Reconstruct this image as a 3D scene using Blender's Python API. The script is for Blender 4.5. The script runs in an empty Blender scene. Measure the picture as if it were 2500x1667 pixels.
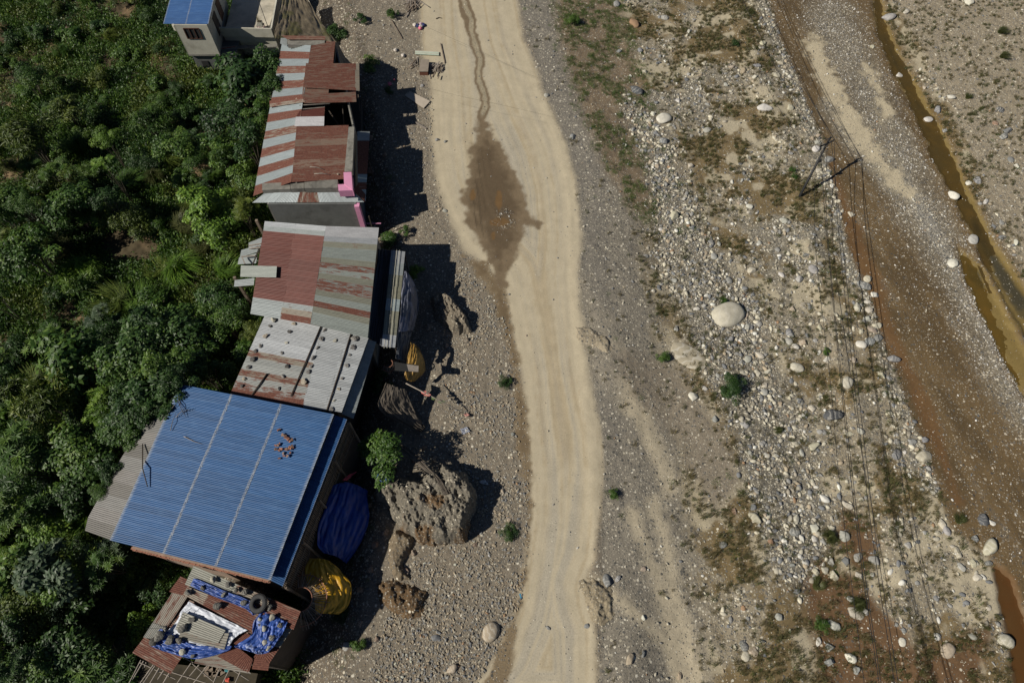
import bpy, math, random
import numpy as np
from mathutils import Vector, Matrix

# ------------------------------------------------------------------ camera
SC = bpy.context.scene
H = 50.0                       # drone height over the road, m
TH = math.radians(28.8)        # tilt away from straight down
FPX = 2500 * 24 / 36.0
ST, CT = math.sin(TH), math.cos(TH)
cam_d = bpy.data.cameras.new("camera")
cam_d.lens = 24; cam_d.sensor_width = 36; cam_d.clip_start = 0.5; cam_d.clip_end = 3000
cam = bpy.data.objects.new("camera", cam_d)
cam.location = (0, 0, H); cam.rotation_euler = (TH, 0, 0)
SC.collection.objects.link(cam); SC.camera = cam

# ------------------------------------------------------------------ light
SUN_AZ = math.atan2(0.34, 0.94)       # direction the shadows run (to the upper right)
SUN_EL = math.radians(40)
world = bpy.data.worlds.new("World"); SC.world = world; world.use_nodes = True
wn = world.node_tree.nodes; wl = world.node_tree.links
sky = wn.new("ShaderNodeTexSky"); sky.sky_type = 'NISHITA'; sky.sun_disc = False
sky.sun_elevation = SUN_EL; sky.altitude = 1500; sky.air_density = .65; sky.dust_density = .4
sdir = Vector((-math.cos(SUN_AZ) * math.cos(SUN_EL), -math.sin(SUN_AZ) * math.cos(SUN_EL), math.sin(SUN_EL)))
sky.sun_rotation = math.atan2(sdir.x, sdir.y)
wl.new(sky.outputs[0], wn["Background"].inputs[0])
wn["Background"].inputs[1].default_value = 0.05
sun_d = bpy.data.lights.new("sun", 'SUN'); sun_d.energy = 5.0; sun_d.angle = math.radians(0.53)
sun_d.color = (1.0, 0.94, 0.83)
sun = bpy.data.objects.new("sun", sun_d); SC.collection.objects.link(sun)
sun.location = sdir * 120; sun.rotation_euler = sdir.to_track_quat('Z', 'Y').to_euler()
SC.view_settings.view_transform = 'Standard'; SC.view_settings.look = 'None'
SC.view_settings.exposure = -0.08; SC.view_settings.gamma = 1.0; SC.view_settings.use_curve_mapping = False
SC.cycles.max_bounces = 6; SC.cycles.transparent_max_bounces = 12
SC.cycles.use_denoising = True

# ------------------------------------------------------------------ mapping: photo pixel <-> place
def P(px, py, z=0.0):
    u = (px - 1250) / FPX; v = (833.5 - py) / FPX
    dy = ST + v * CT; dz = -CT + v * ST
    t = (z - H) / dz
    return Vector((u * t, dy * t, z))
def proj(x, y, z):
    d = np.maximum(y * ST + (H - z) * CT, 3.0)
    return 1250 + FPX * x / d, 833.5 - FPX * (y * CT - (H - z) * ST) / d
def P0(px, py): p = P(px, py, 0); return (p.x, p.y)
V = lambda pts: [(x * 1.063, y * 1.063) for x, y in pts]      # points read off the reduced view

# ------------------------------------------------------------------ noise
def _h(ix, iy, s):
    n = (ix.astype(np.int64) * 374761393 + iy.astype(np.int64) * 668265263 + s * 1274126177) & 0x7fffffff
    n = ((n ^ (n >> 13)) * 1274126177) & 0x7fffffff
    return ((n ^ (n >> 16)) & 0xffff) / 65535.0
def vn(x, y, s=0):
    ix = np.floor(x); iy = np.floor(y); fx = x - ix; fy = y - iy
    fx = fx * fx * (3 - 2 * fx); fy = fy * fy * (3 - 2 * fy)
    a = _h(ix, iy, s); b = _h(ix + 1, iy, s); c = _h(ix, iy + 1, s); d = _h(ix + 1, iy + 1, s)
    return (a * (1 - fx) + b * fx) * (1 - fy) + (c * (1 - fx) + d * fx) * fy
def fbm(x, y, o=4, s=0, g=0.5):
    r = 0; a = 1; t = 0
    for k in range(o):
        r = r + a * vn(x * 2 ** k + 17.3 * k, y * 2 ** k + 9.1 * k, s + k); t += a; a *= g
    return r / t * 2 - 1
def ss(a, b, x):
    t = np.clip((x - a) / (b - a), 0, 1); return t * t * (3 - 2 * t)
def sd(px, py, poly, closed=True):
    """signed distance to a polygon (negative inside), or distance to a polyline"""
    n = len(poly); d = np.full(np.shape(px), 1e9); sgn = np.ones(np.shape(px))
    for i in range(n if closed else n - 1):
        x0, y0 = poly[i]; x1, y1 = poly[(i + 1) % n]
        ex, ey = x1 - x0, y1 - y0; wx = px - x0; wy = py - y0
        t = np.clip((wx * ex + wy * ey) / (ex * ex + ey * ey + 1e-9), 0, 1)
        d = np.minimum(d, (wx - ex * t) ** 2 + (wy - ey * t) ** 2)
        if closed:
            c = ((y0 > py) != (y1 > py)) & (px < ex * (py - y0) / (ey if ey else 1e-9) + x0)
            sgn = np.where(c, -sgn, sgn)
    return np.sqrt(d) * (sgn if closed else 1)
rnd = random.Random(7); R = np.random.RandomState(11)

# ------------------------------------------------------------------ object helpers
COL = SC.collection
def tag(o, label=None, cat=None, group=None, kind=None):
    if label: o["label"] = label
    if cat: o["category"] = cat
    if group: o["group"] = group
    if kind: o["kind"] = kind
    return o
def empty(name, loc, label, cat, group=None):
    o = bpy.data.objects.new(name, None); o.location = loc; o.empty_display_size = .3
    COL.objects.link(o); return tag(o, label, cat, group)
def link(name, me, mat=None, parent=None, loc=None, rot=None, scl=None):
    """mesh coordinates are world coordinates unless loc is given; a parent (an unrotated Empty) is subtracted"""
    o = bpy.data.objects.new(name, me); COL.objects.link(o)
    if mat is not None and not me.materials: me.materials.append(mat)
    l = Vector(loc) if loc is not None else Vector((0, 0, 0))
    if parent is not None:
        o.parent = parent; l = l - parent.matrix_basis.translation
        if parent.parent is not None: l = l - parent.parent.matrix_basis.translation
    o.location = l
    if rot is not None: o.rotation_euler = rot
    if scl is not None: o.scale = scl
    return o
def mesh(verts, faces, smooth=False, name="m"):
    me = bpy.data.meshes.new(name); me.from_pydata([tuple(v) for v in verts], [], faces)
    if smooth: me.polygons.foreach_set("use_smooth", [True] * len(me.polygons))
    me.update(); return me
def npmesh(v, f, smooth=False, name="m"):
    """v (n,3), f (m,k) arrays"""
    me = bpy.data.meshes.new(name); f = np.asarray(f, dtype=np.int32); k = f.shape[1]
    me.vertices.add(len(v)); me.vertices.foreach_set("co", np.asarray(v, dtype=np.float32).ravel())
    me.loops.add(f.size); me.loops.foreach_set("vertex_index", f.ravel())
    me.polygons.add(len(f)); me.polygons.foreach_set("loop_start", np.arange(0, f.size, k, dtype=np.int32))
    try: me.polygons.foreach_set("loop_total", np.full(len(f), k, dtype=np.int32))
    except Exception: pass
    me.polygons.foreach_set("use_smooth", np.full(len(f), smooth)); me.update(calc_edges=True); me.validate(); return me
def setcol(me, arr, name="Col"):
    a = me.attributes.new(name, 'FLOAT_COLOR', 'POINT'); arr = np.asarray(arr, dtype=np.float32)
    if arr.shape[1] == 3: arr = np.hstack([arr, np.ones((len(arr), 1), np.float32)])
    a.data.foreach_set("color", arr.ravel())
def setf(me, arr, name):
    a = me.attributes.new(name, 'FLOAT', 'POINT'); a.data.foreach_set("value", np.asarray(arr, dtype=np.float32))
class MB:
    """collects boxes, bars and tubes into one mesh"""
    def __init__(s): s.v = []; s.f = []
    def add(s, vs, fs):
        n = len(s.v); s.v += [tuple(v) for v in vs]; s.f += [tuple(i + n for i in f) for f in fs]; return s
    def box(s, c, size, rz=0.0, rot=None):
        M = rot if rot is not None else Matrix.Rotation(rz, 3, 'Z'); c = Vector(c)
        vs = [c + M @ Vector((sx * size[0] / 2, sy * size[1] / 2, sz * size[2] / 2)) for sz in (-1, 1) for sy in (-1, 1) for sx in (-1, 1)]
        return s.add(vs, [(0, 2, 3, 1), (4, 5, 7, 6), (0, 1, 5, 4), (2, 6, 7, 3), (0, 4, 6, 2), (1, 3, 7, 5)])
    def bar(s, a, b, w, h=None, up=(0, 0, 1)):
        a = Vector(a); b = Vector(b); d = (b - a); h = h or w
        x = d.normalized(); u = Vector(up); y = u.cross(x)
        if y.length < 1e-4: y = Vector((0, 1, 0)).cross(x)
        y.normalize(); z = x.cross(y)
        vs = [p + y * sy * w / 2 + z * sz * h / 2 for p in (a, b) for sy, sz in ((-1, -1), (1, -1), (1, 1), (-1, 1))]
        return s.add(vs, [(0, 1, 2, 3), (7, 6, 5, 4), (0, 4, 5, 1), (1, 5, 6, 2), (2, 6, 7, 3), (3, 7, 4, 0)])
    def tube(s, pts, r, n=6, r1=None):
        pts = [Vector(p) for p in pts]; m = len(pts); vs = []; fs = []
        for i, p in enumerate(pts):
            d = (pts[min(i + 1, m - 1)] - pts[max(i - 1, 0)]).normalized()
            y = Vector((0, 0, 1)).cross(d)
            if y.length < 1e-3: y = Vector((1, 0, 0))
            y.normalize(); z = d.cross(y); rr = r if r1 is None else r + (r1 - r) * i / (m - 1)
            vs += [p + (y * math.cos(6.2832 * k / n) + z * math.sin(6.2832 * k / n)) * rr for k in range(n)]
        for i in range(m - 1):
            for k in range(n):
                k2 = (k + 1) % n; fs.append((i * n + k, i * n + k2, (i + 1) * n + k2, (i + 1) * n + k))
        fs.append(tuple(range(n))[::-1]); fs.append(tuple((m - 1) * n + k for k in range(n)))
        return s.add(vs, fs)
    def prism(s, pts, z0, z1):
        """pts: xy list; z1 number or list"""
        n = len(pts); z1 = z1 if isinstance(z1, (list, tuple)) else [z1] * n
        vs = [(p[0], p[1], z0) for p in pts] + [(p[0], p[1], z1[i]) for i, p in enumerate(pts)]
        fs = [tuple(range(n))[::-1], tuple(range(n, 2 * n))] + [(i, (i + 1) % n, n + (i + 1) % n, n + i) for i in range(n)]
        return s.add(vs, fs)
    def slab(s, q, th):
        """q: 4 world points, thickness below"""
        q = [Vector(p) for p in q]; n = (q[1] - q[0]).cross(q[3] - q[0]).normalized()
        if n.z < 0: n = -n
        return s.add([p - n * th for p in q] + q, [(3, 2, 1, 0), (4, 5, 6, 7), (0, 1, 5, 4), (1, 2, 6, 5), (2, 3, 7, 6), (3, 0, 4, 7)])
    def build(s, name, mat, parent=None, smooth=False, **k):
        me = mesh(s.v, s.f, smooth, name)
        import bmesh
        bm = bmesh.new(); bm.from_mesh(me); bmesh.ops.recalc_face_normals(bm, faces=bm.faces); bm.to_mesh(me); bm.free()
        return link(name, me, mat, parent, **k)

# ------------------------------------------------------------------ materials
def newmat(name):
    m = bpy.data.materials.new(name); m.use_nodes = True; nt = m.node_tree
    return m, nt, nt.nodes, nt.links, nt.nodes["Principled BSDF"]
def N(nodes, t, **k):
    n = nodes.new(t)
    for a, b in k.items():
        if a.startswith("i_"): n.inputs[int(a[2:])].default_value = b
        else: setattr(n, a, b)
    return n
def mix(nodes, links, fac, a, b, bt='MIX'):
    n = nodes.new("ShaderNodeMix"); n.data_type = 'RGBA'; n.blend_type = bt
    for s, v in ((0, fac), (6, a), (7, b)):
        if isinstance(v, (int, float)): n.inputs[s].default_value = v
        elif isinstance(v, tuple): n.inputs[s].default_value = (*v[:3], 1)
        else: links.new(v, n.inputs[s])
    return n.outputs[2]
def math_(nodes, links, op, a, b=None, clamp=False):
    n = nodes.new("ShaderNodeMath"); n.operation = op; n.use_clamp = clamp
    for s, v in ((0, a), (1, b)):
        if v is None: continue
        if isinstance(v, (int, float)): n.inputs[s].default_value = v
        else: links.new(v, n.inputs[s])
    return n.outputs[0]
def noise(nodes, links, vec, scale, detail=4, rough=.55):
    n = N(nodes, "ShaderNodeTexNoise"); n.inputs["Scale"].default_value = scale; n.inputs["Detail"].default_value = detail
    n.inputs["Roughness"].default_value = rough
    if vec is not None: links.new(vec, n.inputs["Vector"])
    return n
def ramp(nodes, links, fac, pts):
    n = nodes.new("ShaderNodeValToRGB"); e = n.color_ramp.elements
    while len(e) < len(pts): e.new(.5)
    for i, (p, c) in enumerate(pts):
        e[i].position = p; e[i].color = (*c, 1) if isinstance(c, tuple) else (c, c, c, 1)
    links.new(fac, n.inputs[0]); return n.outputs[0]
def bump(nodes, links, h, strength, dist, bsdf):
    b = N(nodes, "ShaderNodeBump"); b.inputs["Strength"].default_value = strength; b.inputs["Distance"].default_value = dist
    links.new(h, b.inputs["Height"]); links.new(b.outputs[0], bsdf.inputs["Normal"])
def plain(name, col, rough=.8, var=.25, scale=6, metal=0, bs=.3, dirt=None):
    """base colour with two scales of mottling, object-random tint and fine relief"""
    m, nt, n, l, b = newmat(name)
    tc = N(n, "ShaderNodeTexCoord").outputs["Object"]
    a = noise(n, l, tc, scale, 6, .65).outputs[0]; a2 = noise(n, l, tc, scale * .22, 3).outputs[0]
    f = math_(n, l, 'ADD', math_(n, l, 'MULTIPLY', a, .6), math_(n, l, 'MULTIPLY', a2, .4))
    lo = tuple(c * (1 - var) for c in col); hi = tuple(min(1, c * (1 + var)) for c in col)
    c = ramp(n, l, f, [(.32, lo), (.68, hi)])
    if dirt:
        g = ramp(n, l, noise(n, l, tc, scale * .4, 5, .7).outputs[0], [(.5, 0.), (.68, 1.)])
        c = mix(n, l, math_(n, l, 'MULTIPLY', g, .7), c, dirt)
    oi = N(n, "ShaderNodeObjectInfo")
    c = mix(n, l, 1.0, c, ramp(n, l, oi.outputs["Random"], [(0, .85), (1, 1.12)]), 'MULTIPLY')
    l.new(c, b.inputs["Base Color"]); b.inputs["Roughness"].default_value = rough; b.inputs["Metallic"].default_value = metal
    bump(n, l, noise(n, l, tc, scale * 6, 3).outputs[0], bs, .02, b)
    return m

def m_ground():
    m, nt, n, l, b = newmat("ground_mixed")
    tc = N(n, "ShaderNodeNewGeometry").outputs["Position"]
    col = N(n, "ShaderNodeAttribute", attribute_name="Col").outputs["Color"]
    peb = N(n, "ShaderNodeAttribute", attribute_name="peb").outputs["Fac"]
    wet = N(n, "ShaderNodeAttribute", attribute_name="wet").outputs["Fac"]
    fine = noise(n, l, tc, 9, 8, .7).outputs[0]
    c1 = mix(n, l, 1.0, col, ramp(n, l, fine, [(.28, .55), (.5, 1.), (.72, 1.38)]), 'MULTIPLY')
    c0 = mix(n, l, 1.0, col, ramp(n, l, fine, [(.25, .88), (.5, 1.), (.75, 1.1)]), 'MULTIPLY')
    rgh = math_(n, l, 'MULTIPLY', peb, 2.6, True); c = mix(n, l, rgh, c0, c1)
    big = noise(n, l, tc, .8, 5, .6).outputs[0]
    c = mix(n, l, 1.0, c, ramp(n, l, big, [(.3, .92), (.7, 1.08)]), 'MULTIPLY')
    c = mix(n, l, 1.0, c, ramp(n, l, peb, [(.1, 1.), (.8, .74)]), 'MULTIPLY')
    out = c; hs = []
    for sc_, thr, w in ((10, .42, 1.0), (4.6, .62, .9)):
        v = N(n, "ShaderNodeTexVoronoi"); v.inputs["Scale"].default_value = sc_; l.new(tc, v.inputs["Vector"])
        rc = N(n, "ShaderNodeSeparateColor"); l.new(v.outputs["Color"], rc.inputs[0])
        sel = math_(n, l, 'GREATER_THAN', math_(n, l, 'ADD', rc.outputs[0], peb), .92 + thr * .5)
        body = ramp(n, l, v.outputs["Distance"], [(.38, 1.), (.52, 0.)])
        f = math_(n, l, 'MULTIPLY', math_(n, l, 'MULTIPLY', sel, body), w)
        pc = ramp(n, l, rc.outputs[1], [(0, (.07, .07, .066)), (.35, (.15, .142, .125)), (.62, (.28, .25, .20)), (.85, (.44, .395, .30)), (1, (.74, .69, .57))])
        pc = mix(n, l, wet, pc, mix(n, l, 1.0, pc, (.75, .68, .62), 'MULTIPLY'))
        out = mix(n, l, f, out, pc); hs.append(f)
    hh = math_(n, l, 'ADD', math_(n, l, 'MULTIPLY', math_(n, l, 'MULTIPLY', fine, .6), math_(n, l, 'ADD', rgh, .12)), math_(n, l, 'MAXIMUM', hs[0], hs[1]))
    bump(n, l, hh, .55, .035, b)
    l.new(out, b.inputs["Base Color"])
    l.new(ramp(n, l, wet, [(0, .95), (1, .18)]), b.inputs["Roughness"])
    b.inputs["Specular IOR Level"].default_value = .3
    return m
M_GROUND = m_ground()

def m_rock(name, inst=False):
    m, nt, n, l, b = newmat(name)
    tc = N(n, "ShaderNodeTexCoord").outputs["Object"]
    if inst:
        c = N(n, "ShaderNodeAttribute", attribute_name="col", attribute_type='INSTANCER').outputs["Color"]
        c = mix(n, l, 1.0, c, ramp(n, l, noise(n, l, tc, 2.5, 3).outputs[0], [(.3, .8), (.7, 1.15)]), 'MULTIPLY')
        l.new(c, b.inputs["Base Color"])
    else:
        oi = N(n, "ShaderNodeObjectInfo")
        a = noise(n, l, tc, 2.2, 7, .7).outputs[0]
        c = mix(n, l, 1.0, oi.outputs["Color"], ramp(n, l, a, [(.3, .72), (.55, 1.), (.75, 1.15)]), 'MULTIPLY')
        wv = N(n, "ShaderNodeTexWave"); wv.inputs["Scale"].default_value = .6; wv.inputs["Distortion"].default_value = 14
        wv.inputs["Detail"].default_value = 4; l.new(tc, wv.inputs["Vector"])
        c = mix(n, l, math_(n, l, 'MULTIPLY', ramp(n, l, wv.outputs[1], [(.8, 0.), (.97, 1.)]), math_(n, l, 'MULTIPLY', oi.outputs["Random"], .55)), c, (.6, .57, .5))
        l.new(c, b.inputs["Base Color"]); bump(n, l, a, .5, .06, b)
    b.inputs["Roughness"].default_value = .85; b.inputs["Specular IOR Level"].default_value = .3
    return m
M_ROCK = m_rock("boulder_stone"); M_ROCKI = m_rock("pebble_stone", True)

def m_tin(name, blue=False):
    m, nt, n, l, b = newmat(name)
    uv = N(n, "ShaderNodeUVMap", uv_map="UVMap").outputs[0]
    un = N(n, "ShaderNodeUVMap", uv_map="unit").outputs[0]
    oi = N(n, "ShaderNodeObjectInfo")
    ru = N(n, "ShaderNodeAttribute", attribute_name="rust", attribute_type='OBJECT').outputs["Fac"]
    mp = N(n, "ShaderNodeMapping"); l.new(uv, mp.inputs[0])
    cb = N(n, "ShaderNodeCombineXYZ"); l.new(math_(n, l, 'MULTIPLY', oi.outputs["Random"], 37.), cb.inputs[0]); l.new(math_(n, l, 'MULTIPLY', oi.outputs["Random"], 91.), cb.inputs[1])
    l.new(cb.outputs[0], mp.inputs[1]); mp.inputs[3].default_value = (.55, 3.0, 1)
    streak = noise(n, l, mp.outputs[0], 1.5, 7, .72).outputs[0]
    mp2 = N(n, "ShaderNodeMapping"); l.new(uv, mp2.inputs[0]); l.new(cb.outputs[0], mp2.inputs[1])
    spot = noise(n, l, mp2.outputs[0], 7, 5, .7).outputs[0]
    base = mix(n, l, 1.0, oi.outputs["Color"], ramp(n, l, streak, [(.25, .75), (.75, 1.22)]), 'MULTIPLY')
    base = mix(n, l, 1.0, base, ramp(n, l, spot, [(.3, .88), (.7, 1.1)]), 'MULTIPLY')
    q = math_(n, l, 'ADD', math_(n, l, 'MULTIPLY', streak, .8), math_(n, l, 'MULTIPLY', spot, .2))
    thr = math_(n, l, 'SUBTRACT', .80, math_(n, l, 'MULTIPLY', ru, .6))
    f = math_(n, l, 'MULTIPLY', math_(n, l, 'SUBTRACT', q, thr), 11, True)
    rc = ramp(n, l, spot, [(.3, (.07, .026, .018)), (.5, (.13, .044, .028)), (.75, (.21, .10, .065))])
    base = mix(n, l, f, base, rc)
    if blue:
        base = mix(n, l, math_(n, l, 'MULTIPLY', ramp(n, l, streak, [(.5, 0.), (.8, 1.)]), .35), base, (.13, .21, .29))
        sx = N(n, "ShaderNodeSeparateXYZ"); l.new(un, sx.inputs[0])
        e = math_(n, l, 'ABSOLUTE', math_(n, l, 'SUBTRACT', sx.outputs[0], .5))
        g = math_(n, l, 'MULTIPLY', ramp(n, l, e, [(.44, 0.), (.5, 1.)]), ramp(n, l, streak, [(.35, .15), (.7, .75)]))
        base = mix(n, l, g, base, (.42, .42, .38))
    l.new(base, b.inputs["Base Color"])
    l.new(math_(n, l, 'SUBTRACT', .12 if not blue else .05, math_(n, l, 'MULTIPLY', f, .2), True), b.inputs["Metallic"])
    l.new(math_(n, l, 'ADD', .56, math_(n, l, 'MULTIPLY', f, .3)), b.inputs["Roughness"])
    return m
M_TIN = m_tin("corrugated_tin"); M_BLUE = m_tin("blue_painted_tin", True)

def m_leaf(name, dark, mid, lite):
    m, nt, n, l, b = newmat(name)
    lv = N(n, "ShaderNodeAttribute", attribute_name="lv").outputs["Fac"]
    oi = N(n, "ShaderNodeObjectInfo")
    f = math_(n, l, 'ADD', math_(n, l, 'MULTIPLY', lv, .75), math_(n, l, 'MULTIPLY', oi.outputs["Random"], .25))
    c = ramp(n, l, f, [(.05, dark), (.5, mid), (.95, lite)])
    l.new(c, b.inputs["Base Color"]); b.inputs["Roughness"].default_value = .5; b.inputs["Specular IOR Level"].default_value = .35
    tr = N(n, "ShaderNodeBsdfTranslucent"); l.new(mix(n, l, 1.0, c, (1.3, 1.5, .5), 'MULTIPLY'), tr.inputs[0])
    ms = N(n, "ShaderNodeMixShader"); ms.inputs[0].default_value = .14
    l.new(b.outputs[0], ms.inputs[1]); l.new(tr.outputs[0], ms.inputs[2]); l.new(ms.outputs[0], n["Material Output"].inputs[0])
    return m
M_LEAF = {
 'dark': m_leaf("leaf_dark", (.008, .022, .006), (.026, .064, .013), (.075, .135, .028)),
 'mid': m_leaf("leaf_mid", (.014, .038, .007), (.048, .104, .015), (.13, .20, .030)),
 'yellow': m_leaf("leaf_yellowish", (.022, .040, .007), (.075, .11, .016), (.20, .23, .04)),
 'grey': m_leaf("leaf_greyish", (.03, .055, .03), (.06, .095, .05), (.11, .15, .08)),
 'bright': m_leaf("leaf_bright", (.03, .065, .010), (.095, .18, .020), (.21, .31, .04)),
 'dry': m_leaf("grass_dry", (.06, .055, .025), (.13, .105, .045), (.22, .18, .09)),
 'olive': m_leaf("grass_olive", (.03, .04, .012), (.065, .075, .022), (.13, .13, .05)),
}
M_WOOD = plain("weathered_wood", (.20, .155, .115), .85, .4, 5); M_DWOOD = plain("dark_wood", (.055, .042, .032), .85, .4, 5)
M_GWOOD = plain("grey_driftwood", (.26, .225, .19), .9, .35, 6)
M_CONC = plain("grey_concrete", (.20, .19, .165), .9, .3, 3, dirt=(.07, .065, .055)); M_WALLG = plain("grey_render", (.13, .135, .13), .9, .2, 2, dirt=(.07, .07, .065))
M_WHITEW = plain("cream_wall", (.50, .48, .40), .9, .12, 1.5, dirt=(.30, .28, .22)); M_PINK = plain("pink_paint", (.62, .27, .42), .7, .1, 3)
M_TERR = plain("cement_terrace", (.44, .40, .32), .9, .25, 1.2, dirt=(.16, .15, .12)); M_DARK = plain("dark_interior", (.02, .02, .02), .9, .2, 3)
M_BRICK = plain("brick_clay", (.30, .13, .08), .9, .35, 5, dirt=(.34, .27, .22)); M_MUDW = plain("brick_wall_mortar", (.30, .22, .17), .9, .25, 5)
M_TRUNK = plain("bark", (.10, .08, .06), .9, .3, 8); M_POLE = plain("pole_concrete", (.022, .022, .023), .7, .2, 4)
M_CABLE = plain("black_cable", (.012, .012, .013), .6, .1, 3); M_RUBBER = plain("tyre_rubber", (.035, .035, .035), .8, .35, 8)
M_WIN = plain("window_frame_wood", (.07, .03, .02), .6, .2, 5); M_RED = plain("red_paint", (.28, .04, .03), .7, .2, 5)
def m_cloth(name, col, col2=None, rough=.45, var=.2, alpha=1.0, thr=(.5, .56)):
    m, nt, n, l, b = newmat(name); tc = N(n, "ShaderNodeTexCoord").outputs["Object"]
    a = noise(n, l, tc, 1.3, 7, .65).outputs[0]
    c = mix(n, l, 1.0, tuple(col), ramp(n, l, a, [(.3, 1 - var), (.7, 1 + var)]), 'MULTIPLY')
    if col2: c = mix(n, l, ramp(n, l, noise(n, l, tc, .55, 5, .6).outputs[0], [(thr[0], 0.), (thr[1], 1.)]), c, col2)
    l.new(c, b.inputs["Base Color"]); b.inputs["Roughness"].default_value = rough
    b.inputs["Alpha"].default_value = alpha
    w = noise(n, l, tc, 3, 6, .6); w.inputs["Distortion"].default_value = 1.2
    bump(n, l, w.outputs[0], .5, .06, b)
    return m
# ================================================================== TERRAIN
ROAD = V([(962,-80),(962,0),(968,100),(985,200),(990,330),(1000,420),(1030,500),(1065,575),(1112,612),(1145,645),(1172,760),(1193,860),(1203,960),(1215,1060),(1215,1180),(1200,1290),(1180,1400),(1140,1500),(1085,1575),(1040,1640),
  (1372,1640),(1370,1568),(1368,1440),(1352,1395),(1344,1345),(1352,1320),(1366,1285),(1376,1200),(1386,1080),(1378,980),(1352,850),(1340,740),(1328,640),(1335,540),(1325,420),(1300,320),(1245,200),(1200,80),(1186,0),(1184,-80)])
PUDDLE = V([(1105,258),(1120,285),(1150,330),(1185,390),(1198,430),(1212,480),(1245,514),(1236,524),(1205,522),(1192,575),(1168,612),(1160,660),(1135,660),(1130,610),(1108,575),(1080,530),(1060,510),(1072,480),(1052,455),(1078,405),(1078,350),(1092,295)])
STREAM = V([(1058,-20),(1070,20),(1083,45),(1082,70),(1092,105),(1103,135),(1099,165),(1100,185),(1112,215),(1115,245),(1106,268)])
DITCH = V([(1060,590),(1110,640),(1135,690),(1162,790),(1180,900),(1190,1000),(1196,1060),(1205,1130),(1210,1200),(1200,1290),(1185,1385),(1160,1450),(1110,1568),(1080,1620),
  (1150,1620),(1178,1500),(1200,1390),(1216,1290),(1222,1180),(1220,1060),(1210,960),(1200,860),(1182,760),(1158,660),(1120,600)])
RIVER = V([(1760,-60),(1768,0),(1790,90),(1840,200),(1882,300),(1902,380),(1930,490),(1945,560),(1985,650),(2012,740),(2050,850),(2090,950),(2128,1040),(2150,1110),(2180,1210),(2245,1262),(2300,1300),(2345,1390),(2420,1480),
  (2600,1500),(2600,980),(2352,900),(2352,760),(2300,640),(2225,480),(2185,360),(2135,250),(2070,140),(2020,0),(2005,-60)])
CHAN = V([(1998,-60),(2002,0),(2010,60),(2040,150),(2085,225),(2125,320),(2160,400),(2200,470),(2228,540),(2262,612),(2310,702),(2352,772),(2420,860),(2420,740),(2352,640),(2292,560),(2258,490),(2215,400),(2170,300),(2120,215),(2075,130),(2040,50),(2030,0),(2025,-60)])
POOL2 = V([(2195,560),(2232,585),(2262,610),(2300,690),(2352,790),(2420,890),(2420,1010),(2352,915),(2300,815),(2250,715),(2215,640)])
POND = V([(2272,1283),(2300,1300),(2330,1330),(2345,1380),(2370,1440),(2400,1500),(2400,1600),(2330,1600),(2318,1500),(2305,1420),(2290,1350)])
BROWN = V([(1850,1330),(1880,1290),(1990,1320),(2010,1250),(1975,1190),(1940,1180),(1925,1240),(1960,1290),(2040,1420),(2110,1500),(2200,1470),(2280,1430),(2250,1600),(1880,1600),(1868,1480),(1860,1400)])
STREAK1 = V([(1868,105),(1885,150),(1915,210),(1955,280),(1995,335),(2035,385),(2085,445)])
STREAK2 = V([(1990,150),(2020,210),(2040,265)])
WHITEP_GLINT = V([(1905,40),(1960,150),(2010,250),(2055,360),(2110,480),(2160,560),(2210,640),(2270,760),(2320,860),(2380,960)])
WHITEP2 = V([(1905,250),(1990,360),(2060,430)])
RUSTY = V([(1900,380),(1935,470),(1960,540),(2005,650),(2030,730),(2080,850),(2125,950),(2165,1050),(2200,1150)])
SPUR = [V([(1328,640),(1345,700),(1362,760),(1375,810)]), V([(1450,1180),(1500,1300),(1540,1450),(1560,1568)]), V([(1325,650),(1350,700),(1385,745)]), V([(1335,760),(1370,790),(1400,790)]), V([(1350,830),(1400,870),(1430,920),(1470,960),(1510,1040),(1535,1120)]), V([(1500,1160),(1530,1250),(1555,1400),(1600,1568)]), V([(1360,1340),(1450,1400),(1530,1480),(1600,1560)])]
BELT = V([(1440,215),(1510,270),(1545,350),(1570,430),(1640,560),(1740,690),(1770,820),(1840,930),(1860,1010),(1885,1150),(1900,1300),(1890,1400),(1800,1330),(1720,1150),(1690,1000),(1640,900),(1560,740),(1500,600),(1500,450),(1470,330),(1420,260)])
BELT2 = V([(1765,0),(1790,90),(1840,200),(1882,300),(1902,380),(1930,490),(1945,560),(1990,650),(2015,740),(2050,850),(2090,950),(2128,1040),(2150,1110)])
SILT = V([(1270,-40),(1420,0),(1480,200),(1520,330),(1560,450),(1600,560),(1530,520),(1450,480),(1390,380),(1330,240),(1285,100)])
SILT2 = V([(1350,830),(1440,810),(1530,830),(1600,900),(1660,1010),(1700,1110),(1640,1180),(1560,1000),(1480,940)])
JLINE = (np.array([-200, 0, 300, 600, 900, 1200, 1400, 1667, 1900]), np.array([850, 860, 935, 985, 975, 950, 900, 850, 800]))
JUNG = (np.array([-200, 0, 120, 500, 760, 950, 1300, 1667, 1900]), np.array([520, 500, 620, 680, 640, 560, 520, 480, 400]))
RLINE = (np.array([-200, 0, 300, 600, 900, 1200, 1667, 2000]), np.array([1850, 1880, 1990, 2070, 2150, 2250, 2330, 2400]))
RR = (np.array([-200, 0, 200, 450, 700, 1000, 1300, 1667, 2000]), np.array([1258, 1262, 1320, 1408, 1415, 1445, 1465, 1458, 1458]))

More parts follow.
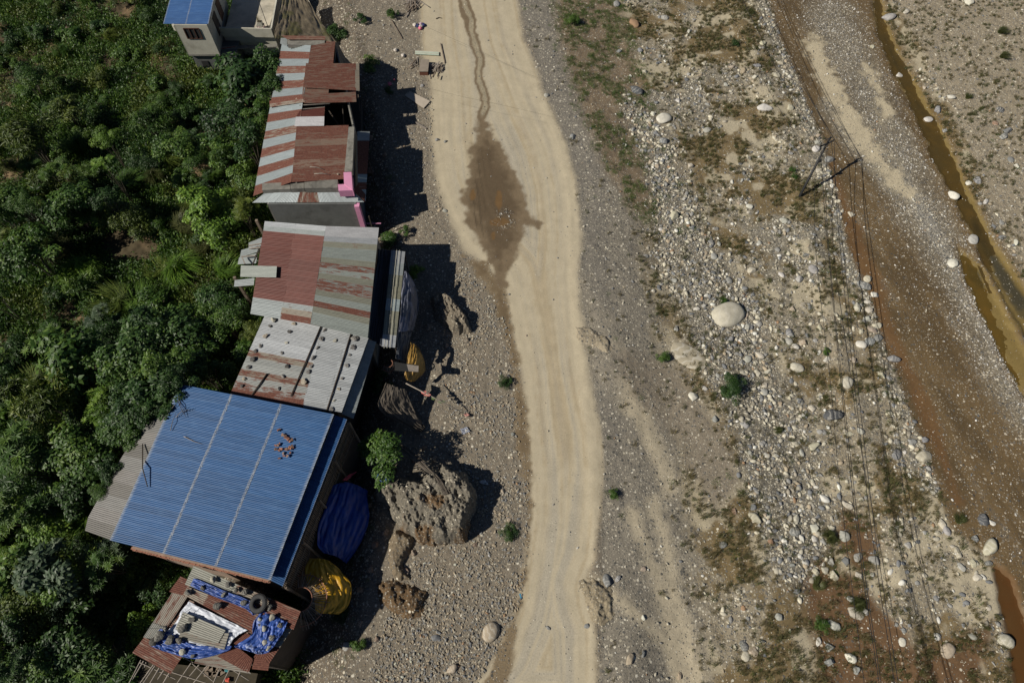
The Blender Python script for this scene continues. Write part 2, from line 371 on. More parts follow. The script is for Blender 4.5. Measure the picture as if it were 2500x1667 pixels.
def hbase(x, y):
    """ground height from plan position"""
    px, py = proj(x, y, 0.0)
    jl = np.interp(py, *JLINE); rr = np.interp(py, *RR); rl = np.interp(py, *RLINE)
    z = -2.3 * ss(0, 150, jl + 22 * fbm(x * .25, y * .25, 3, 5) - px)
    z = z - .5 * ss(300, 700, jl - px) * (1 + fbm(x * .12, y * .12, 3, 8))
    z = z + .35 * ss(0, 260, jl - px) * fbm(x * .5, y * .5, 3, 9)
    z = z - .9 * ss(40, 240, px - rr) - .35 * ss(150, 0, np.abs(rl - px) - 260)
    z = z + .25 * ss(0, 80, px - rr) * fbm(x * .16, y * .16, 4, 12) * ss(-200, -420, (px - rl))
    z = z + .30 * ss(0, 70, rl - 20 - px) * ss(120, 60, rl - px)          # bank lip
    c = np.abs(px - np.interp(py, *RR) + 8)
    z = z + .12 * ss(26, 0, c) * (fbm(x * .5, y * .5, 3, 31) * .5 + .6) * ss(0, 500, py)      # graded berm on the right road edge
    return z
def zone(px, py, x, y):
    """world colour of the ground, pebble amount, wetness, roughness and scatter densities"""
    n1 = fbm(x * .35, y * .35, 4, 41); n2 = fbm(x * 1.6, y * 1.6, 4, 51); n3 = fbm(x * .12, y * .12, 3, 61)
    wob = n1 * 14 + n2 * 7
    jl = np.interp(py, *JLINE); jg = np.interp(py, *JUNG); rr = np.interp(py, *RR)
    one = np.ones_like(px)
    col = np.stack([.23 * one, .195 * one, .148 * one], -1); peb = .55 * one; wet = 0 * one; rough = .05 * one
    den = 7 * one; big = .05 * one; grass = 0 * one
    def blend(mk, c=None, p=None, w=None, r=None, d=None, b=None, g=None):
        nonlocal col, peb, wet, rough, den, big, grass
        if c is not None: col = col * (1 - mk[..., None]) + np.array(c) * mk[..., None]
        L = lambda a, v: a if v is None else a * (1 - mk) + v * mk
        peb = L(peb, p); wet = L(wet, w); rough = L(rough, r); den = L(den, d); big = L(big, b); grass = L(grass, g)
    blend(ss(-15, 15, jl - px + wob) , (.15, .122, .09), .6, 0, .09, 6.0, .04, .1)
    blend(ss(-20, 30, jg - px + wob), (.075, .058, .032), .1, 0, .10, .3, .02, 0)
    blend(ss(.0, .3, n1) * ss(0, 60, jg - px), (.18, .125, .07))
    # right side
    right = ss(0, 14, px - rr + wob * .5)
    blend(right, (.275, .245, .195), .66, 0, .035, 4, .03, .02)
    bar = ss(-40, 60, px - np.interp(py, [-100, 0, 300, 600, 900, 1667], [1440, 1440, 1560, 1560, 1640, 1720]) + wob * 2)
    blend(bar, (.34, .29, .205), .66, 0, .06, 10, .14, .35)
    blend(bar * ss(-.05, .35, n3 + n2 * .3), (.27, .24, .18), .82, 0, .08, 14, .24, .15)
    pt = fbm(x * .2, y * .2, 4, 77) + n2 * .25; blend(bar * ss(-.10, .14, pt) * .95, (.185, .135, .065), .34, 0, .06, 6, .10, 1.0)
    blend(bar * ss(.10, .28, fbm(x * .45, y * .45, 3, 78) + n2 * .2) * .9, (.44, .385, .275), .2, 0, .03, 3)
    s = sd(px, py, SILT); blend(ss(25, -20, s + wob), (.225, .17, .11), .42, 0, .06, 4, .05, 1.0)
    s = sd(px, py, SILT2); blend(ss(30, -20, s + wob), (.26, .22, .165), .5, 0, .04, 3, .02, .08)
    s = sd(px, py, BELT); blend(ss(25, -25, s + wob * 1.3), (.235, .21, .16), .95, 0, .10, 24, .45, .2)
    s = sd(px, py, BELT2, False); blend(ss(50, 12, s + wob) * right, (.25, .225, .17), .92, 0, .09, 22, .42, .12)
    for sp in SPUR:
        s = sd(px, py, sp, False); blend(ss(38, 2, s + wob * 1.2) * .95, (.47, .405, .29), .25, None, .03, 3)
    s = sd(px, py, BROWN); blend(ss(25, -15, s + wob * 1.5), (.145, .085, .042), .3, .25, .06, 4, .12, .8)
    # river flats
    s = sd(px, py, RIVER); rv = ss(8, -8, s + wob * .5)
    fl = fbm(x * .9 + y * .35, y * .13 - x * .1, 4, 90)          # streaked along the flow
    blend(rv, (.160, .110, .054), .38, .5, .02, 5, .01, 0)
    blend(rv * ss(-.1, .35, fl), (.115, .080, .040), .34, .6)
    blend(rv * ss(.25, .6, -fl + n2 * .3), (.185, .140, .085), .6, .35, None, 10)
    s = sd(px, py, RUSTY, False); blend(rv * ss(34, 6, s + wob + fl * 12) * .7, (.155, .082, .034), .15, .6, .015, 2)
    s = sd(px, py, WHITEP_GLINT, False); blend(rv * ss(95, 12, s + wob + fl * 25) * .85, (.25, .215, .155), 1.0, .2, .03, 60); blend(rv * ss(26, 2, s + wob * .8) * ss(350, 500, py), (.33, .31, .27), 1.0, .1, .03, 90)  # white pebble bank; ripple glints are put into its pale colour too
    s = sd(px, py, WHITEP2, False); blend(rv * ss(45, 5, s + wob + fl * 25) * .8, (.28, .245, .18), .8, .15, .03, 24)
    for q, w in ((STREAK1, 22), (STREAK2, 15)):
        s = sd(px, py, q, False); blend(ss(w + 12, w - 14, s + n2 * 22 + n1 * 16) * .95, (.50, .43, .30), .25, 0, .01, 3)
    # far bank beyond the channel
    rb = np.interp(py, np.array([-100, 0, 90, 230, 320, 425, 530, 640, 800, 957, 1100]), np.array([2170, 2172, 2215, 2285, 2330, 2385, 2420, 2465, 2540, 2640, 2700]))
    blend(ss(0, 30, px - rb + wob), (.345, .29, .205), .6, 0, .06, 11, .12, .25)
    s = np.minimum(sd(px, py, CHAN), sd(px, py, POOL2)); blend(ss(24, 2, s + wob) * .8, (.15, .10, .045), .4, .4); blend(ss(5, -9, s + wob * .5), (.19, .135, .045), .15, .3, .02, 2.5, .01, 0)
    blend(ss(-8, -22, s + wob * .6) * ss(-.05, .3, n1), (.06, .052, .03), .2, .4)
    s = sd(px, py, POND); blend(ss(10, -6, s + wob * .4), (.14, .078, .032), .08, .4, .01, .5, 0, 0)
    # shoulder by the road, darker loose gravel
    blend(ss(60, 15, np.abs(px - rr - 35 + n1 * 10)) * ss(1400, 900, py) * .7, (.20, .182, .155), .55, 0, .04, 5, .01, .05)
    # road
    s = sd(px, py, ROAD); rd = ss(11, -11, s + wob * .6)
    lng = .6 * fbm(s * .030 + 3, py * .0014, 4, 101) + .6 * fbm(s * .14, py * .002, 3, 105)
    blend(rd, (.445, .385, .275), .06, 0, .010, .7, .0, 0)
    blend(rd * ss(-20, -70, s) * ss(-.1, .45, lng + n1 * .15) * .8, (.38, .345, .275), .22)
    blend(rd * ss(.15, .5, -lng + n2 * .2) * .6, (.36, .29, .185), .1)
    rx = (-s) + 10 * fbm(py * .004, py * 0, 2, 120)
    for tr_, tw in ((48, 9), (88, 8), (122, 10)): blend(rd * ss(tw, tw * .3, np.abs(rx - tr_)) * (.28 + .22 * n1) * ss(.25, .6, vn(px * .02, py * .008, 130)), (.33, .30, .245), .3, 0, .008, 3)
    # ditch, puddle and the trickle
    s = sd(px, py, DITCH); blend(ss(8, -6, s + wob * .8 + n2 * 8), (.215, .162, .098), .35, .15, .02, 4, .05, 0)
    blend(ss(-4, -16, s + wob * .8 + n2 * 14) * ss(1200, 1050, py), (.145, .105, .060), .1, .35)
    s = sd(px, py, PUDDLE); w = ss(7, -7, s + n2 * 14 + n1 * 6)
    s2 = sd(px, py, STREAM, False); w2 = ss(14, 9, s2 + n2 * 4 - 10 * ss(30, 0, np.hypot(px - 1136, (py - 38) * .55)))
    blend(np.maximum(w, w2), (.175, .13, .08), .14, .35, .008, .8, 0, 0)
    blend(ss(-8, -40, s + n2 * 22 + n1 * 10), (.115, .083, .05), .1, .55, None, 2.5)
    tl = np.abs(np.mod(px - .16 * (py - 300) + 4 * n1, 13) - 6.5); blend(ss(-14, -24, s) * ss(2.6, 1.0, tl) * ss(330, 420, py) * ss(1200, 1165, px) * .7, (.07, .052, .032), .1, .5)
    blend(ss(7, 3, s2 + n2 * 3) * ss(292, 270, py), (.34, .29, .20), .3, .1, None, 2)
    for cx, cy, rx, ry in ((1218, 541, 24, 13), (1218, 487, 8, 26), (1154, 474, 7, 12), (1205, 574, 5, 9)):
        e = np.hypot((px - cx) / rx, (py - cy) / ry); blend(ss(1.15, .75, e + n2 * .7), (.16, .098, .045), .1, .9, .0, .2)
    e = np.hypot(px - 1232, py - 537); blend(ss(34, 12, e + n2 * 20) * ss(8, 16, e) * .7, None, .9, None, None, 40)
    return col, peb, wet, rough, den, big, grass

def terr(x, y, fine=True):
    z = hbase(x, y)
    px, py = proj(x, y, z)
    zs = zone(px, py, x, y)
    if fine:
        g = fbm(x * 2.6, y * 2.6, 3, 201) + .7 * np.abs(fbm(x * 1.1, y * 1.1, 3, 205))
        z = z + zs[3] * g
        s = sd(px, py, ROAD)
        z = z + .018 * fbm(s * .09, py * .006, 3, 301) * ss(5, -15, s)
        nz = 9 * fbm(x * .6, y * .6, 3, 880) + 4 * fbm(x * 2.2, y * 2.2, 2, 884); s = np.minimum(sd(px, py, CHAN), sd(px, py, POOL2)) + nz; z = z - .24 * ss(6, -12, s)
        s = sd(px, py, POND) + nz; z = z - .2 * ss(6, -14, s)
        s = sd(px, py, PUDDLE); z = z - .03 * ss(0, -30, s)
    return z, zs
SP = .125
gx = np.arange(-64, 64.01, SP); gy = np.arange(-1.5, 76.01, SP)
GX, GY = np.meshgrid(gx, gy)
GZ, GZS = terr(GX, GY)
def gz(x, y):
    fx = (x - gx[0]) / SP; fy = (y - gy[0]) / SP
    i = np.clip(np.floor(fx).astype(int), 0, len(gx) - 2); j = np.clip(np.floor(fy).astype(int), 0, len(gy) - 2)
    a = np.clip(fx - i, 0, 1); b = np.clip(fy - j, 0, 1)
    return (GZ[j, i] * (1 - a) + GZ[j, i + 1] * a) * (1 - b) + (GZ[j + 1, i] * (1 - a) + GZ[j + 1, i + 1] * a) * b
def gzs(x, y): return float(gz(np.array([x]), np.array([y]))[0])
def G(px, py, dz=0.0):
    """ground point seen at a photo pixel"""
    z = 0.0
    for _ in range(6):
        p = P(px, py, z); z = gzs(p.x, p.y)
    return Vector((p.x, p.y, z + dz))
def GN_(px, py):
    z = np.zeros_like(px)
    for _ in range(5):
        u = (px - 1250) / FPX; v = (833.5 - py) / FPX
        t = (z - H) / (-CT + v * ST); x = u * t; y = (ST + v * CT) * t; z = gz(x, y)
    return x, y, z
def grid_mesh(X, Y, Z, keep, zs, name):
    nr, nc = X.shape
    idx = np.arange(nr * nc).reshape(nr, nc)
    f = np.stack([idx[:-1, :-1], idx[:-1, 1:], idx[1:, 1:], idx[1:, :-1]], -1)[keep[:-1, :-1] & keep[1:, 1:] & keep[:-1, 1:] & keep[1:, :-1]]
    used = np.zeros(nr * nc, bool); used[f.ravel()] = True; rm = np.cumsum(used) - 1
    me = npmesh(np.stack([X, Y, Z], -1).reshape(-1, 3)[used], rm[f], True, name)
    setcol(me, zs[0].reshape(-1, 3)[used]); setf(me, zs[1].ravel()[used], "peb"); setf(me, zs[2].ravel()[used], "wet")
    return me
keep = np.abs(GX) < 34.5 + np.maximum(GY, 0) * .372 + 1.5
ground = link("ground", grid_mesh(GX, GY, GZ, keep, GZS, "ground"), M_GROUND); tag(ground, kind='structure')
sx_ = np.arange(-420, 421, 3.0); sy_ = np.arange(-75, 520, 3.0); SX, SY = np.meshgrid(sx_, sy_)
SZ, SZS = terr(SX, SY, False); SZ = SZ - .12 - .8 * ((np.abs(SX) < 33 + np.maximum(SY, 0) * .372) & (SY > -1) & (SY < 75)) + ss(90, 400, np.hypot(SX, SY)) * 14 * (fbm(SX * .01, SY * .01, 3, 400) + .5)
inner = (np.abs(SX) < 29 + np.maximum(SY, 0) * .372) & (SY > 2) & (SY < 72)
terrain = link("terrain", grid_mesh(SX, SY, SZ, ~inner, SZS, "terrain"), M_GROUND); tag(terrain, kind='structure')

# water sheets
def m_water(name, col, rough=.06, fac=.55):
    m, nt, n, l, b = newmat(name)
    tc = N(n, "ShaderNodeNewGeometry").outputs["Position"]
    b.inputs["Base Color"].default_value = (*col, 1); b.inputs["Roughness"].default_value = rough; b.inputs["IOR"].default_value = 1.33
    t = N(n, "ShaderNodeBsdfTransparent"); t.inputs[0].default_value = (*[min(1, .55 + c * 3) for c in col], 1)
    ms = N(n, "ShaderNodeMixShader"); l.new(ramp(n, l, noise(n, l, tc, .6, 4).outputs[0], [(.3, fac - .2), (.7, fac + .2)]), ms.inputs[0])
    l.new(t.outputs[0], ms.inputs[1]); l.new(b.outputs[0], ms.inputs[2]); l.new(ms.outputs[0], n["Material Output"].inputs[0])
    bump(n, l, noise(n, l, tc, 5, 4).outputs[0], .15, .03, b); return m
def water(name, poly, dz, mat, label=None):
    pts = [P(x, y, -1.25) for x, y in poly]
    v = []; xs = [p.x for p in pts]; ys = [p.y for p in pts]
    for p in pts: v.append((p.x, p.y, gzs(min(63, p.x), min(75.5, max(-1, p.y))) + dz))
    X, Y = np.meshgrid(np.arange(min(xs), max(xs), .5), np.arange(min(ys), max(ys), .5))
    pp = [(p.x, p.y) for p in pts]; s = sd(X, Y, pp)
    Z = np.zeros_like(X)
    # local water level: smooth channel-side height
    from_pts = np.array([[q[0], q[1], q[2]] for q in v])
    d2 = (X[..., None] - from_pts[:, 0]) ** 2 + (Y[..., None] - from_pts[:, 1]) ** 2; w = 1 / (d2 + 4)
    Z = (w * from_pts[:, 2]).sum(-1) / w.sum(-1)
    me = grid_mesh(X, Y, Z, s < 1.0, (np.zeros(X.shape + (3,)), X * 0, X * 0), name)
    o = link(name, me, mat); tag(o, kind='structure'); return o
CH3 = [(x, y) for x, y in CHAN]
water("river_water", CH3, -.13, m_water("river_water", (.085, .062, .024), .08, .45))
water("pool_water", POOL2, -.13, m_water("pool_water", (.12, .085, .024), .08, .4))
water("pond_water", POND, -.10, m_water("pond_water", (.12, .065, .024), .10, .5))

# ================================================================== STONES
def ico(sub):
    import bmesh
    bm = bmesh.new(); bmesh.ops.create_icosphere(bm, subdivisions=sub, radius=1)
    v = np.array([x.co[:] for x in bm.verts]); f = np.array([[q.index for q in p.verts] for p in bm.faces]); bm.free(); return v, f
def rockmesh(seed, sub=2, ang=.3, flat=.55, smooth=True):
    v, f = ico(sub); r = np.random.RandomState(seed)
    s = np.array([1, r.uniform(.62, .95), flat * r.uniform(.8, 1.2)])
    for _ in range(int(7 * ang / .3) + 2):                      # cut facets
        d = r.randn(3); d /= np.linalg.norm(d); k = r.uniform(.55, .9)
        q = v @ d; v = v - np.outer(np.maximum(q - k, 0) * (.5 + ang), d)
    a = fbm(v[:, 0] * 1.6 + seed, v[:, 1] * 1.6 + v[:, 2], 3, seed)
    v = v * (1 + .16 * a[:, None]) * s
    v[:, 2] += .15
    return npmesh(v, f, smooth, "rock")
PEB = [rockmesh(100 + i, 1, .3, .6, i % 2 == 0) for i in range(7)]
BLD = [rockmesh(200 + i, 3, .15 + .06 * i, .55 + .04 * (i % 3)) for i in range(9)]
ANG = [rockmesh(300 + i, 2, .75, .42, False) for i in range(6)]
for me in PEB: me.materials.append(M_ROCKI)
for me in BLD + ANG: me.materials.append(M_ROCK)

def scatter(name, pos, rot, scl, col, idx, meshes, label, cat, kind="stuff"):
    c = bpy.data.collections.new(name + "_shapes")
    for i, me in enumerate(meshes):
        o = bpy.data.objects.new(f"{name}_shape_{i:02d}", me); c.objects.link(o)
    me = bpy.data.meshes.new(name); me.vertices.add(len(pos)); me.vertices.foreach_set("co", np.asarray(pos, np.float32).ravel())
    for nm, arr in (("rot", rot), ("scl", scl)):
        a = me.attributes.new(nm, 'FLOAT_VECTOR', 'POINT'); a.data.foreach_set("vector", np.asarray(arr, np.float32).ravel())
    setcol(me, col, "col"); a = me.attributes.new("idx", 'INT', 'POINT'); a.data.foreach_set("value", np.asarray(idx, np.int32))
    o = bpy.data.objects.new(name, me); COL.objects.link(o); tag(o, label, None, None, kind)
    nt = bpy.data.node_groups.new(name + "_nodes", 'GeometryNodeTree')
    nt.interface.new_socket("Geometry", in_out='INPUT', socket_type='NodeSocketGeometry')
    nt.interface.new_socket("Geometry", in_out='OUTPUT', socket_type='NodeSocketGeometry')
    n = nt.nodes; l = nt.links
    gi = n.new("NodeGroupInput"); go = n.new("NodeGroupOutput")
    ip = n.new("GeometryNodeInstanceOnPoints"); ci = n.new("GeometryNodeCollectionInfo")
    ci.inputs[0].default_value = c; ci.inputs[1].default_value = True; ci.inputs[2].default_value = True
    def na(t, nm):
        q = n.new("GeometryNodeInputNamedAttribute"); q.data_type = t; q.inputs[0].default_value = nm; return q.outputs[0]
    l.new(gi.outputs[0], ip.inputs["Points"]); l.new(ci.outputs[0], ip.inputs["Instance"])
    ip.inputs["Pick Instance"].default_value = True
    l.new(na('INT', "idx"), ip.inputs["Instance Index"])
    l.new(na('FLOAT_VECTOR', "rot"), ip.inputs["Rotation"]); l.new(na('FLOAT_VECTOR', "scl"), ip.inputs["Scale"])
    l.new(ip.outputs[0], go.inputs[0])
    m = o.modifiers.new("scatter", 'NODES'); m.node_group = nt
    return o
PALS = np.array([(.56, .52, .41), (.46, .425, .34), (.26, .255, .24), (.18, .185, .19), (.31, .28, .225), (.38, .315, .225), (.64, .62, .56), (.12, .125, .13), (.31, .20, .12)])
PALW = np.array([.20, .16, .16, .13, .12, .09, .08, .04, .02])
PALL = np.array([.01, .03, .20, .10, .36, .26, .00, .02, .02])
def pick_cols(n, left, r):
    w = PALL if left else PALW
    c = PALS[r.choice(len(PALS), n, p=w / w.sum())] * r.uniform(.82, 1.15, (n, 1)); return np.clip(c, 0, .75)
r = np.random.RandomState(5)
# pebbles: candidates uniform over the ground, kept by the local density
NC = 2200000
cx = r.uniform(-62, 62, NC); cy = r.uniform(1, 74, NC); k = np.abs(cx) < 34 + cy * .372; cx, cy = cx[k], cy[k]
ci_ = np.clip(((cx - gx[0]) / SP).astype(int), 0, len(gx) - 1); cj_ = np.clip(((cy - gy[0]) / SP).astype(int), 0, len(gy) - 1)
dens = GZS[4][cj_, ci_]; cand = NC / (124 * 73.)
keepm = r.rand(len(cx)) < np.minimum(dens * (.35 + 1.3 * vn(cx * .7, cy * .7, 500)) / cand, 1) * .75
cx, cy, ci_, cj_ = cx[keepm], cy[keepm], ci_[keepm], cj_[keepm]
n_ = len(cx); ppx, ppy = proj(cx, cy, gz(cx, cy))
sz = .028 * (1 - r.rand(n_)) ** (-1 / 2.1); sz = np.minimum(sz, .15)
sz *= 1 + .35 * ss(4, 20, GZS[4][cj_, ci_]) * (GZS[5][cj_, ci_] > .2)
left = ppx < 1300; wetp = GZS[2][cj_, ci_] > .2
cl = np.where(left[:, None], pick_cols(n_, True, r), pick_cols(n_, False, r))
glint_p = wetp & (r.rand(n_) < .6); cl[glint_p] = np.array([.58, .56, .52]) * r.uniform(.7, 1.15, (glint_p.sum(), 1)); sz[wetp] *= .8  # wet pebbles whitened; their colour stands in for glints on the water
onroad = (GZS[1][cj_, ci_] < .3) & (ppx > 1000) & (ppx < 1480); cl[onroad] = cl[onroad] * .6 + .12; sz[onroad] *= .8
pos = np.stack([cx, cy, gz(cx, cy) + sz * .12], -1)
rot = np.stack([r.uniform(-.3, .3, n_), r.uniform(-.3, .3, n_), r.uniform(0, 6.28, n_)], -1)
scl = np.stack([sz * r.uniform(.8, 1.3, n_), sz * r.uniform(.7, 1.1, n_), sz * r.uniform(.7, 1.1, n_)], -1)
print("pebbles", n_)
scatter("gravel", pos, rot, scl, cl, r.randint(0, 7, n_), PEB, None, None)

# boulders one can pick apart
CREAM = (.50, .465, .37); WHT = (.60, .58, .52); GRY = (.22, .225, .225); DGR = (.10, .105, .115); TAN = (.40, .33, .25); BRN = (.30, .19, .12); LG = (.36, .355, .33)
CN = {CREAM: "cream", WHT: "white", GRY: "grey", DGR: "dark grey", TAN: "tan", BRN: "rust brown", LG: "pale grey"}
EXPL = [(1775,768,40,CREAM,"largest cream boulder on the gravel bar between road and wires"),(2195,185,10,WHT,"white stone standing in the upper stream channel"),
(1865,267,17,WHT,"flat bright white boulder in the sand above the leaning pole"),(2326,643,14,WHT,"white boulder at the head of the wide olive pool"),
(1555,223,17,DGR,"dark striped boulder near the silt band at the top"),(1621,291,18,WHT,"long oval white boulder among small cobbles near the top"),
(1546,59,15,BRN,"brown rounded boulder among grass at the top of the bar"),(2110,697,18,GRY,"grey banded boulder on the bank beside the brown flats"),
(1945,897,16,CREAM,"cream boulder on olive grass left of the wires"),(2031,1017,22,DGR,"dark slate boulder right below the power wires"),
(2255,1117,21,CREAM,"long cream boulder at the edge of the brown flats"),(1841,1264,17,CREAM,"white boulder with brown bands on plain grey gravel"),
(2414,1334,20,CREAM,"cream boulder at the head of the orange pond"),(2399,1268,14,DGR,"dark upright boulder sticking out of the brown flats"),
(2454,1565,16,CREAM,"banded cream boulder on the left shore of the orange pond"),(2087,1498,18,CREAM,"cream boulder under the wires in the brown mud"),
(1199,1543,22,TAN,"large tan boulder beside the left road ditch"),(1483,1418,17,GRY,"flat grey boulder half buried in the right road edge"),
(1539,1610,15,TAN,"tan boulder in the rut right of the road at the bottom"),(2024,390,12,GRY,"grey flat rock in the flats beside the leaning pole"),
(1992,365,10,WHT,"pale rock right under the pole crossarm"),(2326,479,13,WHT,"white boulder beside the middle of the stream channel"),
(2376,586,12,LG,"pale wedge stone in the lower stream channel"),(1692,968,14,WHT,"upright white boulder left of the green shrub"),
(2171,43,14,LG,"pale grey slab at the top of the stream"),(1645,529,13,CREAM,"cream boulder with rusty spots among the grass tufts"),
(1620,345,13,GRY,"long grey boulder at the foot of the cobble patch"),(2100,1052,9,LG,None),(1105,1631,14,TAN,None),(1063,1558,12,GRY,None),(2037,1525,16,LG,None),(2313,1588,16,TAN,None)]
MORE = """2265 293 10 w|2212 29 10 c|2129 115 7 c|2365 6 11 w|2322 238 9 w|2290 270 10 g|2449 333 11 g|2441 269 9 d|2459 320 10 g|2461 349 8 t|2386 441 11 g|2365 447 8 w|2406 494 8 w|2467 390 9 g|2482 406 7 w|2078 524 9 c|1904 155 7 c|1849 161 10 g|1843 188 9 c|1929 263 11 c|1982 339 7 t|1996 349 10 l|1830 504 8 w|1848 520 7 w|2307 321 8 g|2429 301 7 b
1512 127 9 g|1398 336 9 g|1334 234 8 l|1605 316 9 w|1584 296 8 c|1593 279 9 w|1654 246 8 w|1634 307 8 c|1505 11 9 g|1539 186 5 w|1573 177 8 c|1588 396 9 t|1604 405 8 t|1611 139 7 g|1623 45 9 l|1681 78 6 w
2118 682 10 c|1929 815 13 g|1924 833 12 l|1941 846 11 w|1959 838 13 t|1826 799 13 l|1851 789 10 l|1822 772 9 t|1782 829 11 g|1855 868 12 c|2069 935 16 c|1988 1089 15 c|1982 996 12 c|2102 842 11 w|2116 780 12 l|2139 795 12 c|2129 805 13 t|2124 833 11 g|2143 825 10 g|2102 810 9 c|2180 878 15 g|2135 720 10 w|2153 917 11 c|2171 923 7 g|2157 962 9 w|2171 1009 10 c|2257 1074 10 g|2188 1109 13 g|1941 1084 11 c|1851 913 10 c|1812 911 10 c|1875 907 10 c|1867 940 9 c|1867 958 11 l|1720 948 9 w|1745 1023 9 g|1835 660 11 c|1986 658 13 l|1906 671 9 w|2092 752 13 c|2122 756 10 c|2117 737 9 w
2420 1275 8 w|2380 1315 10 g|2412 1376 10 g|2374 1374 11 c|2386 1409 11 c|2110 1492 12 l|2075 1605 14 w|2024 1616 14 g|2024 1580 11 g|1997 1565 10 w|1815 1576 12 g|1841 1590 14 t|1820 1601 11 c|2089 1635 12 l|2134 1367 13 l|2094 1361 13 l|2064 1369 13 g|2066 1232 14 c|2013 1218 12 w|1988 1289 15 w|2060 1308 14 l|2030 1289 10 c|1940 1298 12 g|1944 1268 11 c|1956 1314 9 w|1988 1315 9 w|2079 1462 12 l|2035 1405 13 c|2013 1392 11 c|1992 1397 11 c|2096 1405 11 c|2028 1371 11 l|2298 1279 13 c|2311 1296 10 l|2216 1331 10 l|2287 1553 9 w|2203 1567 9 w|2338 1350 12 c|2348 1384 10 l|1792 1247 9 b|1881 1321 9 b|1902 1506 11 l
1508 1411 9 g|1469 1474 11 t|1660 1650 10 t|1570 1507 7 w|1432 1528 7 g|1339 1532 6 g|1765 1330 10 g|1570 1389 8 t|1570 1597 8 g|846 1577 12 l|1068 342 7 g|1088 346 6 g|1086 515 8 l|1074 514 7 t|1252 1060 8 g|1243 1270 7 t|1228 1200 7 t|1030 210 6 l"""
CM = dict(w=WHT, c=CREAM, g=GRY, d=DGR, t=TAN, b=BRN, l=LG)
def place_rock(x, y, rpx, col, name, label, cat, group, meshes, r, sq=None):
    p = G(x, y); d = math.sqrt(p.x ** 2 + p.y ** 2 + (H - p.z) ** 2); s = rpx / FPX * d * r.uniform(.95, 1.08)
    o = link(name, meshes[r.randint(len(meshes))], None, None, (p.x, p.y, p.z - s * .03), (r.uniform(-.15, .15), r.uniform(-.15, .15), r.uniform(0, 6.28)), (s, s * r.uniform(.85, 1.0), s * r.uniform(.75, 1.0)))
    kk = r.uniform(.88, 1.08); o.color = (*[min(.72, c * kk * q) for c, q in zip(col, (1, r.uniform(.97, 1.02), r.uniform(.92, 1.04)))], 1); return tag(o, label, cat, group), s
def where(x, y):
    if x < 1250: return "on the gravel bank left of the road"
    if x > 2330 and y < 700: return "on the far bank beyond the stream"
    if x > np.interp(y, *RLINE) - 35 and x < np.interp(y, *RLINE) + 60 and y < 1200: return "along the bank of the brown flats"
    if y < 420: return "on the upper gravel bar"
    if y < 800: return "on the gravel bar beside the leaning pole wires"
    if y < 1150: return "on the middle gravel bar near the green shrub"
    return "on the lower gravel bar beside the brown mud" if x > 1860 else "in the grey gravel right of the road"
placed = []
for x, y, s, c, lab in EXPL:
    place_rock(x, y, s, c, "boulder", lab or f"{CN[c]} boulder {where(x, y)}", "boulder", "boulders of the riverside", BLD[0:1] if s > 30 else BLD[:3] if s > 14 else BLD, r); placed.append((x, y, s))
for ln in MORE.split("\n"):
    for q in ln.split("|"):
        a = q.split(); x, y, s = map(int, a[:3]); c = CM[a[3]]
        place_rock(x, y, s, c, "boulder", f"{'small ' if s < 10 else ''}{CN[c]} boulder {where(x, y)}", "boulder", "boulders of the riverside", BLD, r); placed.append((x, y, s))
o_, _ = place_rock(1682, 868, 46, TAN, 'boulder', 'very large flat sandy slab sunk in the gravel left of the largest cream boulder', 'boulder', None, BLD[:1], r); o_.color = (.40, .355, .265, 1); o_.scale = (1.7, 1.15, .35); o_.rotation_euler = (0, 0, -.8); placed.append((1682, 868, 40))
nb = 0; tries = 0
gpx, gpy = proj(GX, GY, GZ); bigm = GZS[5]
flat = np.argwhere((bigm > .12) & keep & (gpx > 0) & (gpx < 2500) & (gpy > 0) & (gpy < 1667)); rr_ = r.permutation(len(flat)); cob = []
for q in rr_:
    if nb >= 125: break
    j, i = flat[q]
    if r.rand() > bigm[j, i] * 1.6: continue
    x, y = gpx[j, i], gpy[j, i]; s = 5.5 + 5 * r.rand() ** 2
    if x < 1250: continue
    if any((x - a) ** 2 + (y - b) ** 2 < (s + c + 1) ** 2 for a, b, c in placed): continue
    c = [CREAM, WHT, GRY, LG, TAN, CREAM, LG][r.randint(7)]
    place_rock(x, y, s, c, "boulder", f"small {CN[c]} boulder {where(x, y)}", "boulder", "boulders of the riverside", BLD, r); placed.append((x, y, s)); nb += 1
# cobbles: smaller than that, in their thousands
q = r.choice(len(flat), 52000); q = q[r.rand(len(q)) < bigm[flat[q][:, 0], flat[q][:, 1]] * .75]
X = GX[flat[q][:, 0], flat[q][:, 1]] + r.uniform(-.1, .1, len(q)); Y = GY[flat[q][:, 0], flat[q][:, 1]] + r.uniform(-.1, .1, len(q))
q = q[(vn(GX[flat[q][:, 0], flat[q][:, 1]] * .45, GY[flat[q][:, 0], flat[q][:, 1]] * .45, 540) + .35 * r.rand(len(q))) > .52]; X = GX[flat[q][:, 0], flat[q][:, 1]] + r.uniform(-.1, .1, len(q)); Y = GY[flat[q][:, 0], flat[q][:, 1]] + r.uniform(-.1, .1, len(q))
S = .055 + .21 * r.rand(len(q)) ** 4
cob_c = pick_cols(len(q), False, r) * 1.05
for me in (COBB := [rockmesh(150 + i, 2, .2, .62) for i in range(6)]): me.materials.append(M_ROCKI)
print("cobbles", len(q))
scatter("cobblestones", np.stack([X, Y, gz(X, Y) - S * .08], -1), np.stack([r.uniform(-.3, .3, len(q)), r.uniform(-.3, .3, len(q)), r.uniform(0, 6.3, len(q))], -1),
        np.stack([S * r.uniform(.9, 1.3, len(q)), S * r.uniform(.75, 1, len(q)), S * r.uniform(.8, 1, len(q))], -1), np.clip(cob_c, 0, .72), r.randint(0, 6, len(q)), COBB, None, None)
